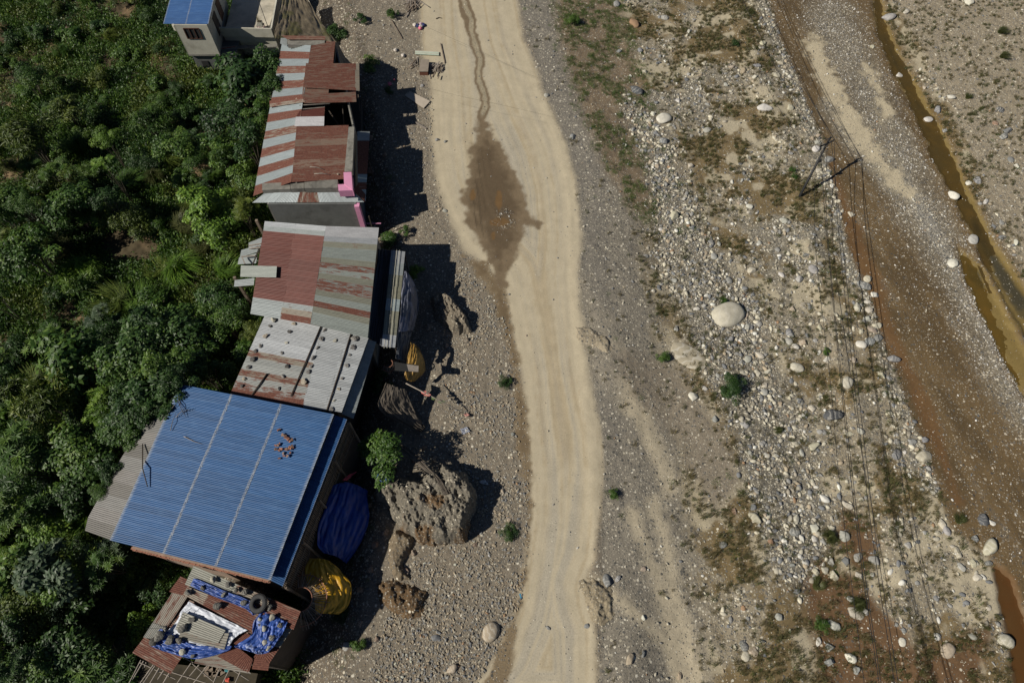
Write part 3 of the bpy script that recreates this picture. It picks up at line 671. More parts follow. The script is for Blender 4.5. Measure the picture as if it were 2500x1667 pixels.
# broken stones on the left bank
A = V([(900,140),(985,215),(1000,420),(1010,480),(960,500),(900,300),(850,190)]); B_ = V([(1050,600),(1160,740),(1200,1000),(1215,1200),(1190,1380),(1090,1568),(850,1568),(900,1400),(960,1290),(1100,1200),(1060,1060),(1010,800)])
NR = 26000; xs = r.uniform(830, 1290, NR); ys = r.uniform(120, 1667, NR)
a = np.minimum(sd(xs, ys, A), sd(xs, ys, B_)); k = (a < 8) & (r.rand(NR) < .25 + .75 * ss(.35, .7, vn(xs * .02, ys * .02, 620)) + .6 * ss(1350, 1500, ys))
xs, ys = xs[k], ys[k]; X, Y, Z = GN_(xs, ys); S = .05 + .10 * r.rand(len(xs)) ** 2.5
for me in (RUB := [rockmesh(170 + i, 1, .6, .6, False) for i in range(5)]): me.materials.append(M_ROCKI)
scatter("rubble", np.stack([X, Y, Z + S * .15], -1), np.stack([r.uniform(-.6, .6, len(X)), r.uniform(-.6, .6, len(X)), r.uniform(0, 6.3, len(X))], -1),
        np.stack([S * 1.2, S, S * .8], -1), np.clip(pick_cols(len(X), True, r), 0, .45), r.randint(0, 5, len(X)), RUB, None, None)
# a few pale pebbles in the puddle
# ================================================================== VEGETATION
def leaves(pos, nrm, dirv, L, W, r, fold=.25, droop=.2):
    """one folded diamond leaf (two triangles) per row"""
    n = len(pos); dirv = dirv - nrm * (dirv * nrm).sum(1, keepdims=True)
    dirv /= np.linalg.norm(dirv, axis=1, keepdims=True) + 1e-9
    side = np.cross(nrm, dirv); L = L[:, None]; W = W[:, None]
    a = pos; b = pos + dirv * L * .5 + side * W * .5 - nrm * W * fold; d = pos + dirv * L * .5 - side * W * .5 - nrm * W * fold
    c = pos + dirv * L - nrm * L * droop
    v = np.stack([a, b, c, d], 1).reshape(-1, 3)
    i = np.arange(n)[:, None] * 4
    f = np.stack([i + [0, 1, 2], i + [0, 2, 3]], 1).reshape(-1, 3)
    return v, f
def unit(r, n):
    v = r.randn(n, 3); return v / np.linalg.norm(v, axis=1, keepdims=True)
def crown(seed, nl, R_, L, W, nb=11, up=.7, spread=1.05, whorl=0, shell=.45, zsq=.75, lvspan=1.0):
    """leaf cloud: leaves on the skins of several clumps set through an ellipsoid, base at z=0"""
    r = np.random.RandomState(seed)
    c = unit(r, nb) * (r.rand(nb, 1) ** .5) * spread * R_; c[:, 2] = np.abs(c[:, 2]) * zsq + R_ * .25
    c[0] = (0, 0, R_ * .75)
    rb = R_ * r.uniform(.20, .44, nb); tone = r.uniform(-.24, .24, nb)
    k = r.choice(nb, nl, p=rb ** 2 / (rb ** 2).sum())
    d = unit(r, nl); d[:, 2] = np.where(d[:, 2] < -.3, -d[:, 2], d[:, 2])
    p = c[k] + d * rb[k, None] * (1 - shell * r.rand(nl, 1) ** 1.5) * np.array([1, 1, .8])
    p += fbm(p[:, 0] * 2 + seed, p[:, 1] * 2 + p[:, 2], 2, seed)[:, None] * d * .35 * rb[k, None]
    lv = np.clip(.5 + tone[k] + r.randn(nl) * .2 * lvspan, 0, 1)
    if whorl:
        m = nl // whorl; p = np.repeat(p[:m], whorl, 0); lv = np.clip(np.repeat(lv[:m], whorl) + r.randn(m * whorl) * .06, 0, 1)
        nn = d[:m] * .6 + np.array([0, 0, up]) + r.randn(m, 3) * .15; nn /= np.linalg.norm(nn, axis=1, keepdims=True)
        t1 = np.cross(nn, [0.31, .95, 0.1]); t1 /= np.linalg.norm(t1, axis=1, keepdims=True); t2 = np.cross(nn, t1)
        ang = np.tile(np.arange(whorl) * 6.2832 / whorl, m) + np.repeat(r.rand(m) * 6, whorl)
        dv = np.repeat(t1, whorl, 0) * np.cos(ang)[:, None] + np.repeat(t2, whorl, 0) * np.sin(ang)[:, None]
        nn = np.repeat(nn, whorl, 0) - dv * .35
    else:
        nn = d * .7 + np.array([0, 0, up]) + r.randn(nl, 3) * .38; dv = d * .6 + r.randn(nl, 3) * .7 - np.array([0, 0, .15])
    nn /= np.linalg.norm(nn, axis=1, keepdims=True); m = len(p)
    v, f = leaves(p, nn, dv, L * r.uniform(.7, 1.25, m), W * r.uniform(.75, 1.2, m), r)
    me = npmesh(v, f, False, "foliage"); setf(me, np.repeat(lv, 4), "lv"); return me
def blades(seed, n, R_, h, w, lean=.9, spread=.35, seg=3):
    r = np.random.RandomState(seed); a = r.rand(n) * 6.283; rad = R_ * spread * r.rand(n) ** .5
    b = np.stack([np.cos(a * 1.7 + 1) * rad, np.sin(a * 1.7 + 1) * rad, np.zeros(n)], -1)
    o = np.stack([np.cos(a), np.sin(a), np.zeros(n)], -1) * (lean * r.uniform(.3, 1.1, n))[:, None] * R_
    o += np.array([.25, -.1, 0]) * R_ * lean; hh = h * r.uniform(.6, 1.1, n); side = np.cross(o, [0, 0, 1]); side /= np.linalg.norm(side, axis=1, keepdims=True) + 1e-9
    V_ = []; F_ = []
    for s in range(seg + 1):
        t = s / seg; c = b + o * t ** 1.7; c[:, 2] = hh * (t * 1.5 - .75 * t ** 2.2); ww = w * (1 - t) ** .7 * .5
        V_ += [c + side * ww, c - side * ww]
    v = np.stack(V_, 1).reshape(-1, 3); k = 2 * (seg + 1); i = np.arange(n)[:, None] * k; fs = []
    for s in range(seg): fs += [i + [2 * s, 2 * s + 2, 2 * s + 3], i + [2 * s, 2 * s + 3, 2 * s + 1]]
    me = npmesh(v, np.concatenate(fs, 0), False, "blades"); setf(me, np.repeat(np.clip(r.normal(.5, .22, n), 0, 1), k), "lv"); return me
def trunkmesh(seed, R_):
    r = random.Random(seed); m = MB()
    for k in range(5):
        a = k * 1.257 + r.random(); q = R_ * r.uniform(.35, .6)
        m.tube([(0, 0, -.6), (math.cos(a) * q * .3, math.sin(a) * q * .3, R_ * .45), (math.cos(a) * q, math.sin(a) * q, R_ * 1.0)], .07 * R_ / 2, 5, .015)
    return mesh(m.v, m.f, True, "trunk")
# unit-size (about 1 m radius) crowns
CR = {
 'small': [crown(500 + i, 2700, 1.0, .125, .068, 16) for i in range(4)],
 'broad': [crown(520 + i, 1500, 1.0, .20, .10, 13) for i in range(3)],
 'lance': [crown(540 + i, 2300, 1.0, .20, .042, 12, up=.4) for i in range(3)],
 'palm': [crown(560 + i, 900, 1.0, .24, .055, 9, whorl=9, up=1.0) for i in range(3)],
 'fine': [crown(580 + i, 4600, 1.0, .08, .038, 20) for i in range(3)],
 'grass': [blades(600 + i, 620, 1.0, .8, .040) for i in range(3)],
}
TRK = [trunkmesh(700 + i, 1.0) for i in range(3)]
for t in TRK: t.materials.append(M_TRUNK)
_cache = {}
def crown_me(kind, i, mat):
    k = (kind, i, mat)
    if k not in _cache:
        me = CR[kind][i].copy(); me.materials.clear(); me.materials.append(M_LEAF[mat]); _cache[k] = me
    return _cache[k]
KN = dict(small="small-leaved", broad="broad-leaved", lance="narrow-leaved", palm="whorled-leaf", fine="fine-leaved", grass="arching")
MN = dict(dark="dark green", mid="green", yellow="yellow-green", grey="grey-green", bright="bright green", olive="olive", dry="straw coloured")
vr = np.random.RandomState(77); nveg = 0
def bush(px, py, rad, kind, mat, label, h=1.0, name=None, cat=None, group="bushes on the left hillside", zt=None):
    """px,py: photo pixel of the crown's middle; rad in m; h: height of the crown middle over the ground, m"""
    global nveg
    z = 0
    for _ in range(5):
        q = P(px, py, z + h); z = gzs(min(63, max(-63, q.x)), min(75, max(-1, q.y)))
    base = Vector((q.x, q.y, z)); grass = kind == 'grass'
    name = name or ("grass_clump" if grass else ("tree" if h > 2.2 else "bush")); cat = cat or ("grass clump" if grass else ("tree" if h > 2.2 else "bush"))
    t = empty(name, base, label, cat, group); t.rotation_euler = (0, 0, 0)
    i = vr.randint(len(CR[kind])); me = crown_me(kind, i, mat); rz = vr.uniform(0, 6.28)
    zc = 0 if grass else max(0, h - rad * .75)
    sc = rad * vr.uniform(.92, 1.08)
    sz3 = max(sc, (h + .5) / .8) if grass and rad > 1.2 else sc * vr.uniform(.8, 1.05)
    o = link("blades" if grass else "foliage", me, None, t, (base.x, base.y, z + zc), (vr.uniform(-.12, .12) * (not grass), vr.uniform(-.12, .12) * (not grass), rz), (sc, sc * vr.uniform(.85, 1.1), sz3))
    if not grass:
        s = max(.6, (zc + rad) * .75); link("trunk", TRK[nveg % 3], None, t, base, (0, 0, rz), (rad * .8, rad * .8, s))
    nveg += 1; return t
# the plants one can point to
bush(1797,104,.62,'fine','dark',"round dark green bush alone on the pale gravel bar top", .3, group=None)
bush(1790,945,1.15,'fine','dark',"wide green shrub among cream boulders on the gravel bar", .4, group=None)
bush(945,1112,2.0,'small','mid',"small tree with green and reddish leaves beside the blue roof", 3.6, name="tree", cat="tree", group=None)
for x, y, s, k, m, lab in [(2445,75,.9,'grass','olive',"tallest olive tuft by the right edge of the far bank"),(2450,135,.8,'grass','olive',"dark olive tuft below the tallest one on the far bank"),(2365,235,.6,'grass','olive',"olive tuft beside the far bank of the stream"),
  (1835,27,.75,'grass','olive',"yellow-green tuft at the very top between the wires"),(2345,1270,.6,'grass','olive',"green tuft at the edge of the brown flats"),(1941,430,.45,'fine','mid',"green bush at the foot of the leaning pole"),
  (1935,415,.4,'fine','mid',None),(1398,48,.9,'fine','mid',"green bush at the top of the silt strip by the road"),(1230,932,.7,'fine','dark',"dark green bush on gravel beside the left ditch"),(1240,1300,.75,'fine','dark',"low dark bush by the left road edge near the mound"),
  (870,1575,.6,'small','mid',"green bush in shade below the yellow tarp"),(1500,1205,.45,'fine','mid',"green bush on the slope right of the lower road"),(1620,870,.6,'fine','mid',"green bush at the tip of the silt patch"),
  (2016,858,.35,'small','mid',"bright green bush beside four grey boulders"),(820,75,1.3,'small','dark',"dark green bush right of the plastic sheeting"),(880,40,.8,'small','dark',"dark bush on the slope above the rubble"),
  (900,150,1.0,'small','mid',"green bush on the slope right of the rusty roof"),(945,215,.6,'small','dark',"dark bush beside the pale board"),(960,30,.7,'lance','mid',"leafy green bush below the wood pile"),
  (950,588,1.1,'small','mid',"green bush in the gap right of the red roof house"),(1015,655,.7,'small','bright',"bright green bush in shade near the awning"),(990,560,.5,'small','mid',"flowering bush with a red blossom beside the awning"),
  (925,930,.9,'small','dark',"dark bush below the small basket frame"),(830,1490,.7,'small','dark',"dark bush in front of the yellow tarp"),(1995,1430,.7,'grass','olive',None),(2100,1475,.9,'grass','olive',"olive tuft between the wires in the brown mud"),
  (2010,1525,.6,'fine','mid',None),(2030,1310,.8,'grass','olive',None),(1905,1050,.5,'grass','olive',None),(1770,735,.5,'grass','mid',"green tuft left of the largest boulder")]:
    bush(x, y, s, k, m, lab or f"{MN[m]} {KN[k]} clump {where(x, y)}", .25 if k == 'grass' else s * .5 + (.3 if x < 1050 and y < 1000 else 0), group="plants along the river and road")
bush(585,175,3.0,'broad','dark',"dark broad-leaved tree touching the top of the rusty roof", 6.4)
bush(640,150,2.4,'small','dark',"dense dark tree in front of the white house terrace", 6.4)
bush(560,260,2.6,'small','dark',"dark tree left of the long rusty roof", 5.2)
bush(600,330,2.2,'small','dark',"dark green tree brushing the striped roof", 5.2)
bush(540,350,2.4,'small','mid',"green tree in the middle left of the striped roof", 3.0)
bush(590,420,1.8,'small','mid',"green bush at the low corner of the striped roof", 2.2)
bush(480,490,2.1,'broad','bright',"bright tree with large shiny leaves left of the red roof", 4.6)
bush(515,560,1.7,'broad','bright',"lower half of the bright large-leaved tree", 4.2)
bush(300,430,2.0,'grass','mid',"large arching grass clump in the middle of the hillside", 1.6)
bush(520,420,1.5,'grass','mid',"arching grass clump under the striped roof corner", 1.5)
bush(430,640,2.6,'grass','bright',"widest grass clump left of the red roof", 1.4)
bush(540,650,2.1,'grass','bright',"grass clump beside the loose tin sheets", 1.5)
bush(190,640,2.2,'grass','bright',"grass clump below the narrow-leaved tree", 1.6)
bush(330,735,2.2,'grass','bright',"grass clump above the dense shrubs", 1.2)
bush(190,1250,2.3,'grass','bright',"arching grass clump by the low tin lean-to", 2.6)
bush(60,330,3.0,'lance','yellow',"tall narrow-leaved tree at the left edge", 4.6)
bush(110,420,2.6,'lance','yellow',"narrow-leaved tree right of the left-edge one", 4.2)
bush(30,480,2.8,'lance','mid',"narrow-leaved tree lower on the left edge", 4.4)
bush(170,330,1.8,'grass','mid',"drooping feathery clump in the upper left", 3.0)
bush(60,1420,3.0,'fine','yellow',"feathery yellow-green tree at the lower left edge", 5.0)
bush(20,1500,2.6,'fine','yellow',"second feathery yellow-green tree at the lower left edge", 4.6)
for x, y, s, k, m, h, lb in [(150,470,2.7,'small','mid',5.5,'dense green crown right of the narrow-leaved trees'),(55,600,2.6,'small','mid',5.0,'dense green crown on the left edge below the narrow-leaved trees'),(160,850,3.0,'broad','mid',6.0,'widest broad-leaved crown on the middle left slope'),(75,950,2.8,'lance','yellow',5.6,'tall yellow-green crown at the left edge of the middle slope'),(260,860,2.7,'small','mid',6.2,'large green crown on the slope left of the stone-weighted roof'),(365,830,2.9,'small','dark',5.6,'large dark crown left of the stone-weighted roof'),(455,800,2.6,'small','mid',4.8,'large green crown below the widest grass clump'),(540,770,2.2,'fine','mid',4.4,'fine-leaved crown at the lower left corner of the red roof'),(480,880,2.2,'small','mid',5.6,'green crown just above the blue roof edge'),(60,1120,2.7,'palm','mid',5.4,'large whorled-leaf crown at the left edge beside the lean-to'),(150,1120,2.4,'small','mid',5.0,'green crown left of the lean-to'),(60,180,2.4,'fine','mid',3.4,'fine-leaved crown near the upper left corner'),(150,250,2.2,'small','yellow',3.6,'yellow-green crown in the upper left'),(350,280,2.0,'lance','mid',3.4,'drooping green crown below the bare patch'),(430,330,2.2,'small','mid',4.0,'green crown between the bare slope and the striped roof'),(130,1560,2.6,'small','dark',4.4,'dark crown at the bottom left'),(250,1600,2.0,'palm','mid',3.0,'whorled-leaf crown beside the bamboo poles')]:
    bush(x, y, s, k, m, lb, h)
for x, y, s, h in [(262,1000,1.7,4.2),(225,965,1.5,4.0),(240,1035,1.3,4.3),(290,975,1.1,3.9),(240,1380,1.7,3.2),(260,1345,1.4,3.4),(95,1600,1.8,3.0),(130,1640,1.6,3.0)]:
    bush(x, y, s, 'palm', 'bright' if y < 1100 else 'grey', f"whorled-leaf tree {'left of the blue roof' if y < 1100 else ('below the lean-to corner' if y < 1500 else 'at the bottom left')} with {'large' if s > 1.55 else 'small'} rosettes", h)
# fill the hillside, leaving the photo's bare and shaded gaps
HOUSE = [V([(560,160),(700,70),(830,100),(900,300),(860,520),(590,520)]), V([(560,520),(880,520),(930,800),(860,820),(800,960),(520,900),(570,760)]), V([(380,880),(860,950),(720,1340),(700,1400),(650,1568),(440,1568),(300,1568),(400,1340),(220,1240),(250,1080)]), V([(370,-100),(640,-100),(700,90),(640,150),(430,150),(370,60)])]
GAPS = [(300,28,34,24),(262,150,20,26),(248,215,12,18),(322,600,75,45),(305,330,35,40),(215,370,22,36),(215,575,60,28),(100,640,70,35),(60,740,70,35),(390,495,55,30),(130,760,60,25),(310,690,50,25),(330,1060,40,30),(560,590,30,22),(60,1330,80,26),(180,1400,50,40),(290,1460,50,40),(170,1480,60,40),(400,30,12,60),(280,1540,40,40),(20,250,60,20),(440,1500,40,60)]
for x, y, s, k, m, h in [(352,1015,1.5,'small','dark',7.6),(395,965,1.5,'broad','dark',7.8),(315,1062,1.3,'small','mid',7.2),(428,928,1.3,'small','dark',8.0),(262,1150,1.1,'small','dark',7.0),(245,1200,1.0,'fine','mid',6.8),(300,985,1.9,'small','dark',7.5),(345,945,1.8,'broad','dark',7.6),(395,890,1.8,'small','mid',7.5),(268,1050,1.6,'small','mid',7.0),(252,1215,1.3,'grass','bright',4.4),(628,262,1.4,'small','mid',6.4),(655,205,1.4,'small','dark',6.6),(236,1075,1.5,'small','mid',4.6),(262,1120,1.1,'fine','dark',3.6),(232,1180,1.2,'lance','mid',3.2),(330,1035,1.4,'small','dark',4.2),(380,975,1.5,'small','dark',4.8),(415,940,1.3,'fine','dark',5.0),(560,925,1.2,'small','mid',3.6),(590,850,1.5,'small','mid',3.9),(612,800,1.1,'fine','yellow',4.2),(310,1400,1.3,'broad','mid',1.6),(360,1425,1.1,'broad','dark',1.2),(400,1400,1.2,'small','mid',1.0)]:
    bush(x, y, s, k, m, f"{MN[m]} {KN[k]} bush {'touching the lean-to' if x < 340 and y < 1300 else 'hanging over the top of the blue roof' if y < 960 and x < 450 else 'at the left edge of the stone-weighted roof' if x > 500 else 'in the gap below the blue roof corner'}{', taller one' if s > 1.2 else ''}", h)
fill = []; tries = 0
while len(fill) < 165 and tries < 9000:
    tries += 1; x = vr.uniform(-40, 660); y = vr.uniform(-30, 1700)
    hp = min(float(sd(np.array([x]), np.array([y]), h_)[0]) for h_ in HOUSE)
    if hp < 34: continue
    if any((x - a) ** 2 + (y - b) ** 2 < 45 ** 2 for a, b in ((430,640),(540,650),(190,640),(330,735),(300,430),(190,1250))): continue
    if any(((x - a) / (c + 12)) ** 2 + ((y - b) / (d + 12)) ** 2 < 1 for a, b, c, d in GAPS): continue
    if x > np.interp(y, *JLINE) - 60: continue
    dmin = min([1e9] + [(x - a) ** 2 + (y - b) ** 2 for a, b in fill])
    if dmin < 36 ** 2: continue
    low = y < 330 and x < 480
    kind = vr.choice(['small', 'fine', 'broad', 'lance', 'palm', 'small', 'grass'])
    mat = vr.choice(['mid', 'dark', 'mid', 'yellow', 'bright', 'yellow'] if y < 700 else ['mid', 'dark', 'mid', 'dark', 'grey', 'bright'])
    if y < 450 and x > 350: mat = vr.choice(['dark', 'mid', 'mid'])
    rad = vr.uniform(.9, 1.6) if low else vr.uniform(1.1, 2.4); h = rad * vr.uniform(.6, 1.3) if low else vr.choice([.8, 1.2, 2.2, 3.8, 5.2]) * vr.uniform(.8, 1.2)
    if hp < 60: rad = min(rad, 1.3)
    if y > 1380 and x > 200: h = min(h, 1.2)
    if kind == 'grass': h = min(h, 1.3); mat = vr.choice(['mid', 'yellow', 'olive'])
    area = ("near the top left corner" if x < 330 and y < 250 else "below the white house" if y < 330 else "left of the striped rusty roof" if y < 520 and x > 330 else "on the left slope beside the tall narrow-leaved trees" if y < 620 and x < 330 else "left of the red roof" if y < 760 else "above the blue roof" if y < 1000 and x > 250 else "at the left edge of the hillside" if y < 1150 else "left of the tin lean-to" if y < 1330 else "in the shade left of the tarp roof shack")
    bush(x, y, rad, kind, mat, f"{'low ' if h < 1.2 else 'tall ' if h > 2.6 else ''}{MN[mat]} {KN[kind]} {'tree' if h > 2.2 else 'bush'} {area}", h); fill.append((x, y))
print("fill", len(fill), tries)
# ground cover under them: nobody could count it
def tuftmesh(seed, kind):
    r = np.random.RandomState(seed)
    if kind == 'leaf':
        n = 46; p = r.randn(n, 3) * [.22, .22, .07] + [0, 0, .12]; nn = r.randn(n, 3) * .45 + [0, 0, 1]; nn /= np.linalg.norm(nn, axis=1, keepdims=True)
        v, f = leaves(p, nn, r.randn(n, 3), r.uniform(.09, .17, n), r.uniform(.05, .08, n), r)
        me = npmesh(v, f, False, "t"); setf(me, np.repeat(np.clip(r.normal(.5, .2, n), 0, 1), 4), "lv"); return me
    return blades(seed, 26, .30, .30, .016, .8, .5, 2)
cov = []
for i, (kd, mt) in enumerate([('leaf', 'mid'), ('leaf', 'dark'), ('leaf', 'yellow'), ('leaf', 'mid'), ('grass', 'mid'), ('grass', 'olive')]):
    me = tuftmesh(800 + i, kd); me.materials.append(M_LEAF[mt]); cov.append(me)
n_ = 52000; x = vr.uniform(-60, 720, n_); y = vr.uniform(-30, 1700, n_)
pn = fbm(x * .012, y * .012, 3, 900); k = (x < np.interp(y, *JLINE) - 70 + 50 * pn) & (pn + .25 * vr.randn(n_) > -.22)
hp = np.min([sd(x, y, h_) for h_ in HOUSE[:3]], 0); k &= hp > -60
for a, b, c, d in GAPS[:4]: k &= ((x - a) / c) ** 2 + ((y - b) / d) ** 2 > 1
x, y, pn = x[k], y[k], pn[k]; X, Y, Z = GN_(x, y); m = len(X); ty = fbm(X * .3, Y * .3, 2, 903)
idx = np.where(ty > .35, 2, np.where(ty < -.3, 1, np.where(vr.rand(m) < .2, 4, 0))); idx = np.where(vr.rand(m) < .12, vr.randint(0, 6, m), idx)
S = vr.uniform(.7, 1.9, m); sc3 = np.stack([S, S, S * vr.uniform(.8, 2.6, m)], -1)
scatter("undergrowth", np.stack([X, Y, Z], -1), np.stack([vr.uniform(-.2, .2, m), vr.uniform(-.2, .2, m), vr.uniform(0, 6.28, m)], -1), sc3, np.ones((m, 3)), idx, cov, None, None)
# tufts on the gravel bar
TU = []
for i, (kd, mt) in enumerate([('leaf', 'mid'), ('leaf', 'olive'), ('grass', 'olive'), ('grass', 'dry'), ('grass', 'dry'), ('leaf', 'dark')]):
    me = tuftmesh(840 + i, kd); me.materials.append(M_LEAF[mt]); TU.append(me)
gm = GZS[6] * keep; fl = np.argwhere(gm > .01); w = gm[fl[:, 0], fl[:, 1]]; q = fl[vr.choice(len(fl), 19000, p=w / w.sum())]
X = GX[q[:, 0], q[:, 1]]; Y = GY[q[:, 0], q[:, 1]]; px_, py_ = proj(X, Y, GZ[q[:, 0], q[:, 1]]); m = len(X)
cl = vn(X * .9, Y * .9, 910) > .38; X, Y, px_, py_ = X[cl], Y[cl], px_[cl], py_[cl]; m = len(X)
green = sd(px_, py_, SILT) < 20; lf = px_ < 1300
idx = np.where(green | lf, np.where(vr.rand(m) < .6, 0, 1), np.where(vr.rand(m) < .86, vr.choice([2, 3, 4], m), vr.choice([1, 0, 1, 2], m)))
S = vr.uniform(.35, 1.0, m) * np.where(idx >= 2, 1.5, .7)
scatter("riverside_tufts", np.stack([X, Y, gz(X, Y)], -1), np.stack([vr.uniform(-.3, .3, m), vr.uniform(-.3, .3, m), vr.uniform(0, 6.28, m)], -1), np.stack([S, S, S], -1), np.ones((m, 3)), idx, TU, None, None)
# ================================================================== HOUSES
class Quad:
    """a roof plane; corners as photo pixel + height, order TL TR BR BL"""
    def __init__(s, c): s.c = [P(*k) for k in c]
    def pt(s, a, t):
        A, B, C, D = s.c; return (A * (1 - a) + B * a) * (1 - t) + (D * (1 - a) + C * a) * t
    def n(s):
        n = (s.c[1] - s.c[0]).cross(s.c[3] - s.c[0]).normalized(); return n if n.z > 0 else -n
    def at(s, px, py, dz=0.0):
        a = P(px, py, 0); o = Vector((0, 0, H)); d = a - o; n = s.n(); t = (s.c[0] - o).dot(n) / d.dot(n); return o + d * t + n * dz
def sheet(parent, q, col, rust, mat=None, name="roof_sheet", s=(0, 1), t=(0, 1), dz=0.0, pitch=.12, amp=.015, ns=3, jit=.012, bend=0.0, label=None):
    """corrugated sheet over part of a Quad, ridges along s"""
    c = [q.pt(s[0], t[0]), q.pt(s[1], t[0]), q.pt(s[1], t[1]), q.pt(s[0], t[1])]; n = q.n()
    w = ((c[3] - c[0]).length + (c[2] - c[1]).length) / 2; L = (c[1] - c[0]).length
    nr = max(2, int(round(w / pitch))); m = nr * 4; base = dz + rnd.uniform(0, .014)
    warp = [rnd.uniform(-1, 1) * jit for _ in range(4)]; vs = []; uv = []; un = []
    for j in range(m + 1):
        b = j / m
        for i in range(ns + 1):
            a = i / ns; p = (c[0] * (1 - a) + c[1] * a) * (1 - b) + (c[3] * (1 - a) + c[2] * a) * b
            h = amp * math.sin(b * nr * 6.2832) + base + warp[0] * (1 - a) * (1 - b) + warp[1] * a * (1 - b) + warp[2] * a * b + warp[3] * (1 - a) * b + bend * math.sin(a * 3.1416)
            vs.append(p + n * h); uv.append((a * L, b * w)); un.append((a, b))
    fs = [(j * (ns + 1) + i, j * (ns + 1) + i + 1, (j + 1) * (ns + 1) + i + 1, (j + 1) * (ns + 1) + i) for j in range(m) for i in range(ns)]
    me = mesh(vs, fs, True, name)
    if me.polygons[0].normal.z < 0: me.flip_normals()
    for nm, dat in (("UVMap", uv), ("unit", un)):
        l = me.uv_layers.new(name=nm)
        idx = np.zeros(len(me.loops), np.int32); me.loops.foreach_get("vertex_index", idx)
        l.data.foreach_set("uv", np.array(dat, np.float32)[idx].ravel())
    o = link(name, me, mat or M_TIN, parent); k = rnd.uniform(.88, 1.12); o.color = (*[min(1, v * k) for v in col], 1); o["rust"] = float(rust)
    if label: o["label"] = label
    return o
ZINC = (.25, .275, .275); ZBR = (.24, .21, .165); SILV = (.34, .355, .37); REDP = (.115, .034, .024); RUSTC = (.22, .155, .115); BLUEC = (.009, .075, .215)
def rows(parent, q, n, cols, fn, mat=None, over=.03, **k):
    for i in range(n):
        for j in range(len(cols) - 1):
            r_ = fn(i, j)
            if r_ is None: continue
            sheet(parent, q, r_[0], r_[1], mat, s=(max(0, cols[j] - .008), cols[j + 1] + (.008 if j < len(cols) - 2 else 0)), t=(i / n - over / n, (i + 1) / n + over / n), dz=.008 * (j % 2) + .006 * (i % 2) + k.get('dz', 0), **{a: b for a, b in k.items() if a != 'dz'})
def walls(parent, pts, z0, z1, mats, th=.14, name="wall", labels=None):
    """one slab per side of a footprint (xy list), z1 number or per corner"""
    n = len(pts); z1 = z1 if isinstance(z1, list) else [z1] * n; cx = sum(p[0] for p in pts) / n; cy = sum(p[1] for p in pts) / n
    for i in range(n):
        m_ = mats[i] if isinstance(mats, list) else mats
        if m_ is None: continue
        a, b = Vector((*pts[i][:2], 0)), Vector((*pts[(i + 1) % n][:2], 0)); d = (b - a).normalized(); nn = Vector((-d.y, d.x, 0))
        if nn.dot(Vector((cx, cy, 0)) - a) < 0: nn = -nn
        a2 = a + d * (th * .99); b2 = b - d * .003; za, zb = z1[i], z1[(i + 1) % n]
        MB().add([(a2.x, a2.y, z0), (b2.x, b2.y, z0), (b2.x + nn.x * th, b2.y + nn.y * th, z0), (a2.x + nn.x * th, a2.y + nn.y * th, z0),
                  (a2.x, a2.y, za), (b2.x, b2.y, zb), (b2.x + nn.x * th, b2.y + nn.y * th, zb), (a2.x + nn.x * th, a2.y + nn.y * th, za)],
                 [(0, 1, 2, 3), (4, 7, 6, 5), (0, 4, 5, 1), (1, 5, 6, 2), (2, 6, 7, 3), (3, 7, 4, 0)]).build(name, m_, parent)
def xy(p): return (p.x, p.y)
def stone_on(q, px, py, rp, col, label, group, name="roof_stone", cat="stone", dz=.02, meshes=None):
    p = q.at(px, py, dz); s = rp / FPX * (p - Vector((0, 0, H))).length
    meshes = meshes or ANG; o = link(name, meshes[rnd.randrange(len(meshes))], None, None, (p.x, p.y, p.z + s * .22), (rnd.uniform(-.1, .1), rnd.uniform(-.1, .1), rnd.uniform(0, 6.28)), (s * 1.05, s, s * .9))
    k = rnd.uniform(.85, 1.15); o.color = (*[c * k for c in col], 1); return tag(o, label, cat, group)
def pole(name, pts, r, mat, label, cat, group=None, r1=None, n=7):
    o = MB().tube(pts, r, n, r1).build(name, mat, smooth=True); return tag(o, label, cat, group)
X2 = lambda x, y: (350 + x / 2.8, y / 2.8)         # readings from enlargements of the photo
X3 = lambda x, y: (500 + x / 2.8, 450 + y / 2.8)
XE = lambda x, y: (200 + x / 2.8, 850 + y / 2.8)
XF = lambda x, y: (250 + x / 3.92, 1300 + y / 3.92)
XN = lambda x, y: (700 + x / 3.267, 900 + y / 3.267)
XW = lambda x, y: (700 + x / 3.36, 1250 + y / 3.36)
XT = lambda x, y: (850 + x / 4.48, 750 + y / 4.48)
XA = lambda x, y: (x / 2.8, y / 2.8)
Q = lambda f, pts, zs: Quad([(*f(*p), z) for p, z in zip(pts, zs)])

# ---- A: white house with blue roof and terrace (top left)
A = empty("white_house", P(470, 100, -2.0), "cream two storey house with blue tin roof and flat terrace at the top left", "house")
zt = .9; zr = 3.9
q = Quad([(XA(1185, 0)[0] + 8, -60, zr + .1), (XA(1475, 0)[0] + 8, -60, zr + .1), (*XA(1425, 165), zr - .1), (*XA(1115, 163), zr - .1)])
rows(A, q, 9, [0, .5, 1], lambda i, j: ((.03, .10, .27), .02), M_BLUE)
a, b = P(*XA(1188, 172), zr - .15), P(*XA(1413, 172), zr - .15); bk = P(*XA(1480, -160), zr - .15); bl = P(*XA(1240, -160), zr - .15)
fp = [xy(a), xy(b), xy(bk), xy(bl)]
walls(A, fp, zt - .75, zr - .16, [M_WHITEW] * 4)
MB().prism(fp, zt - .95, zt - .76).build("floor_slab", M_CONC, A)
wl_ = MB(); d = (Vector(fp[1]) - Vector(fp[0])).normalized(); w0 = Vector(fp[0]) + d * ((Vector(fp[1]) - Vector(fp[0])).length * .24); w1 = Vector(fp[0]) + d * ((Vector(fp[1]) - Vector(fp[0])).length * .70); out = Vector((d.y, -d.x))
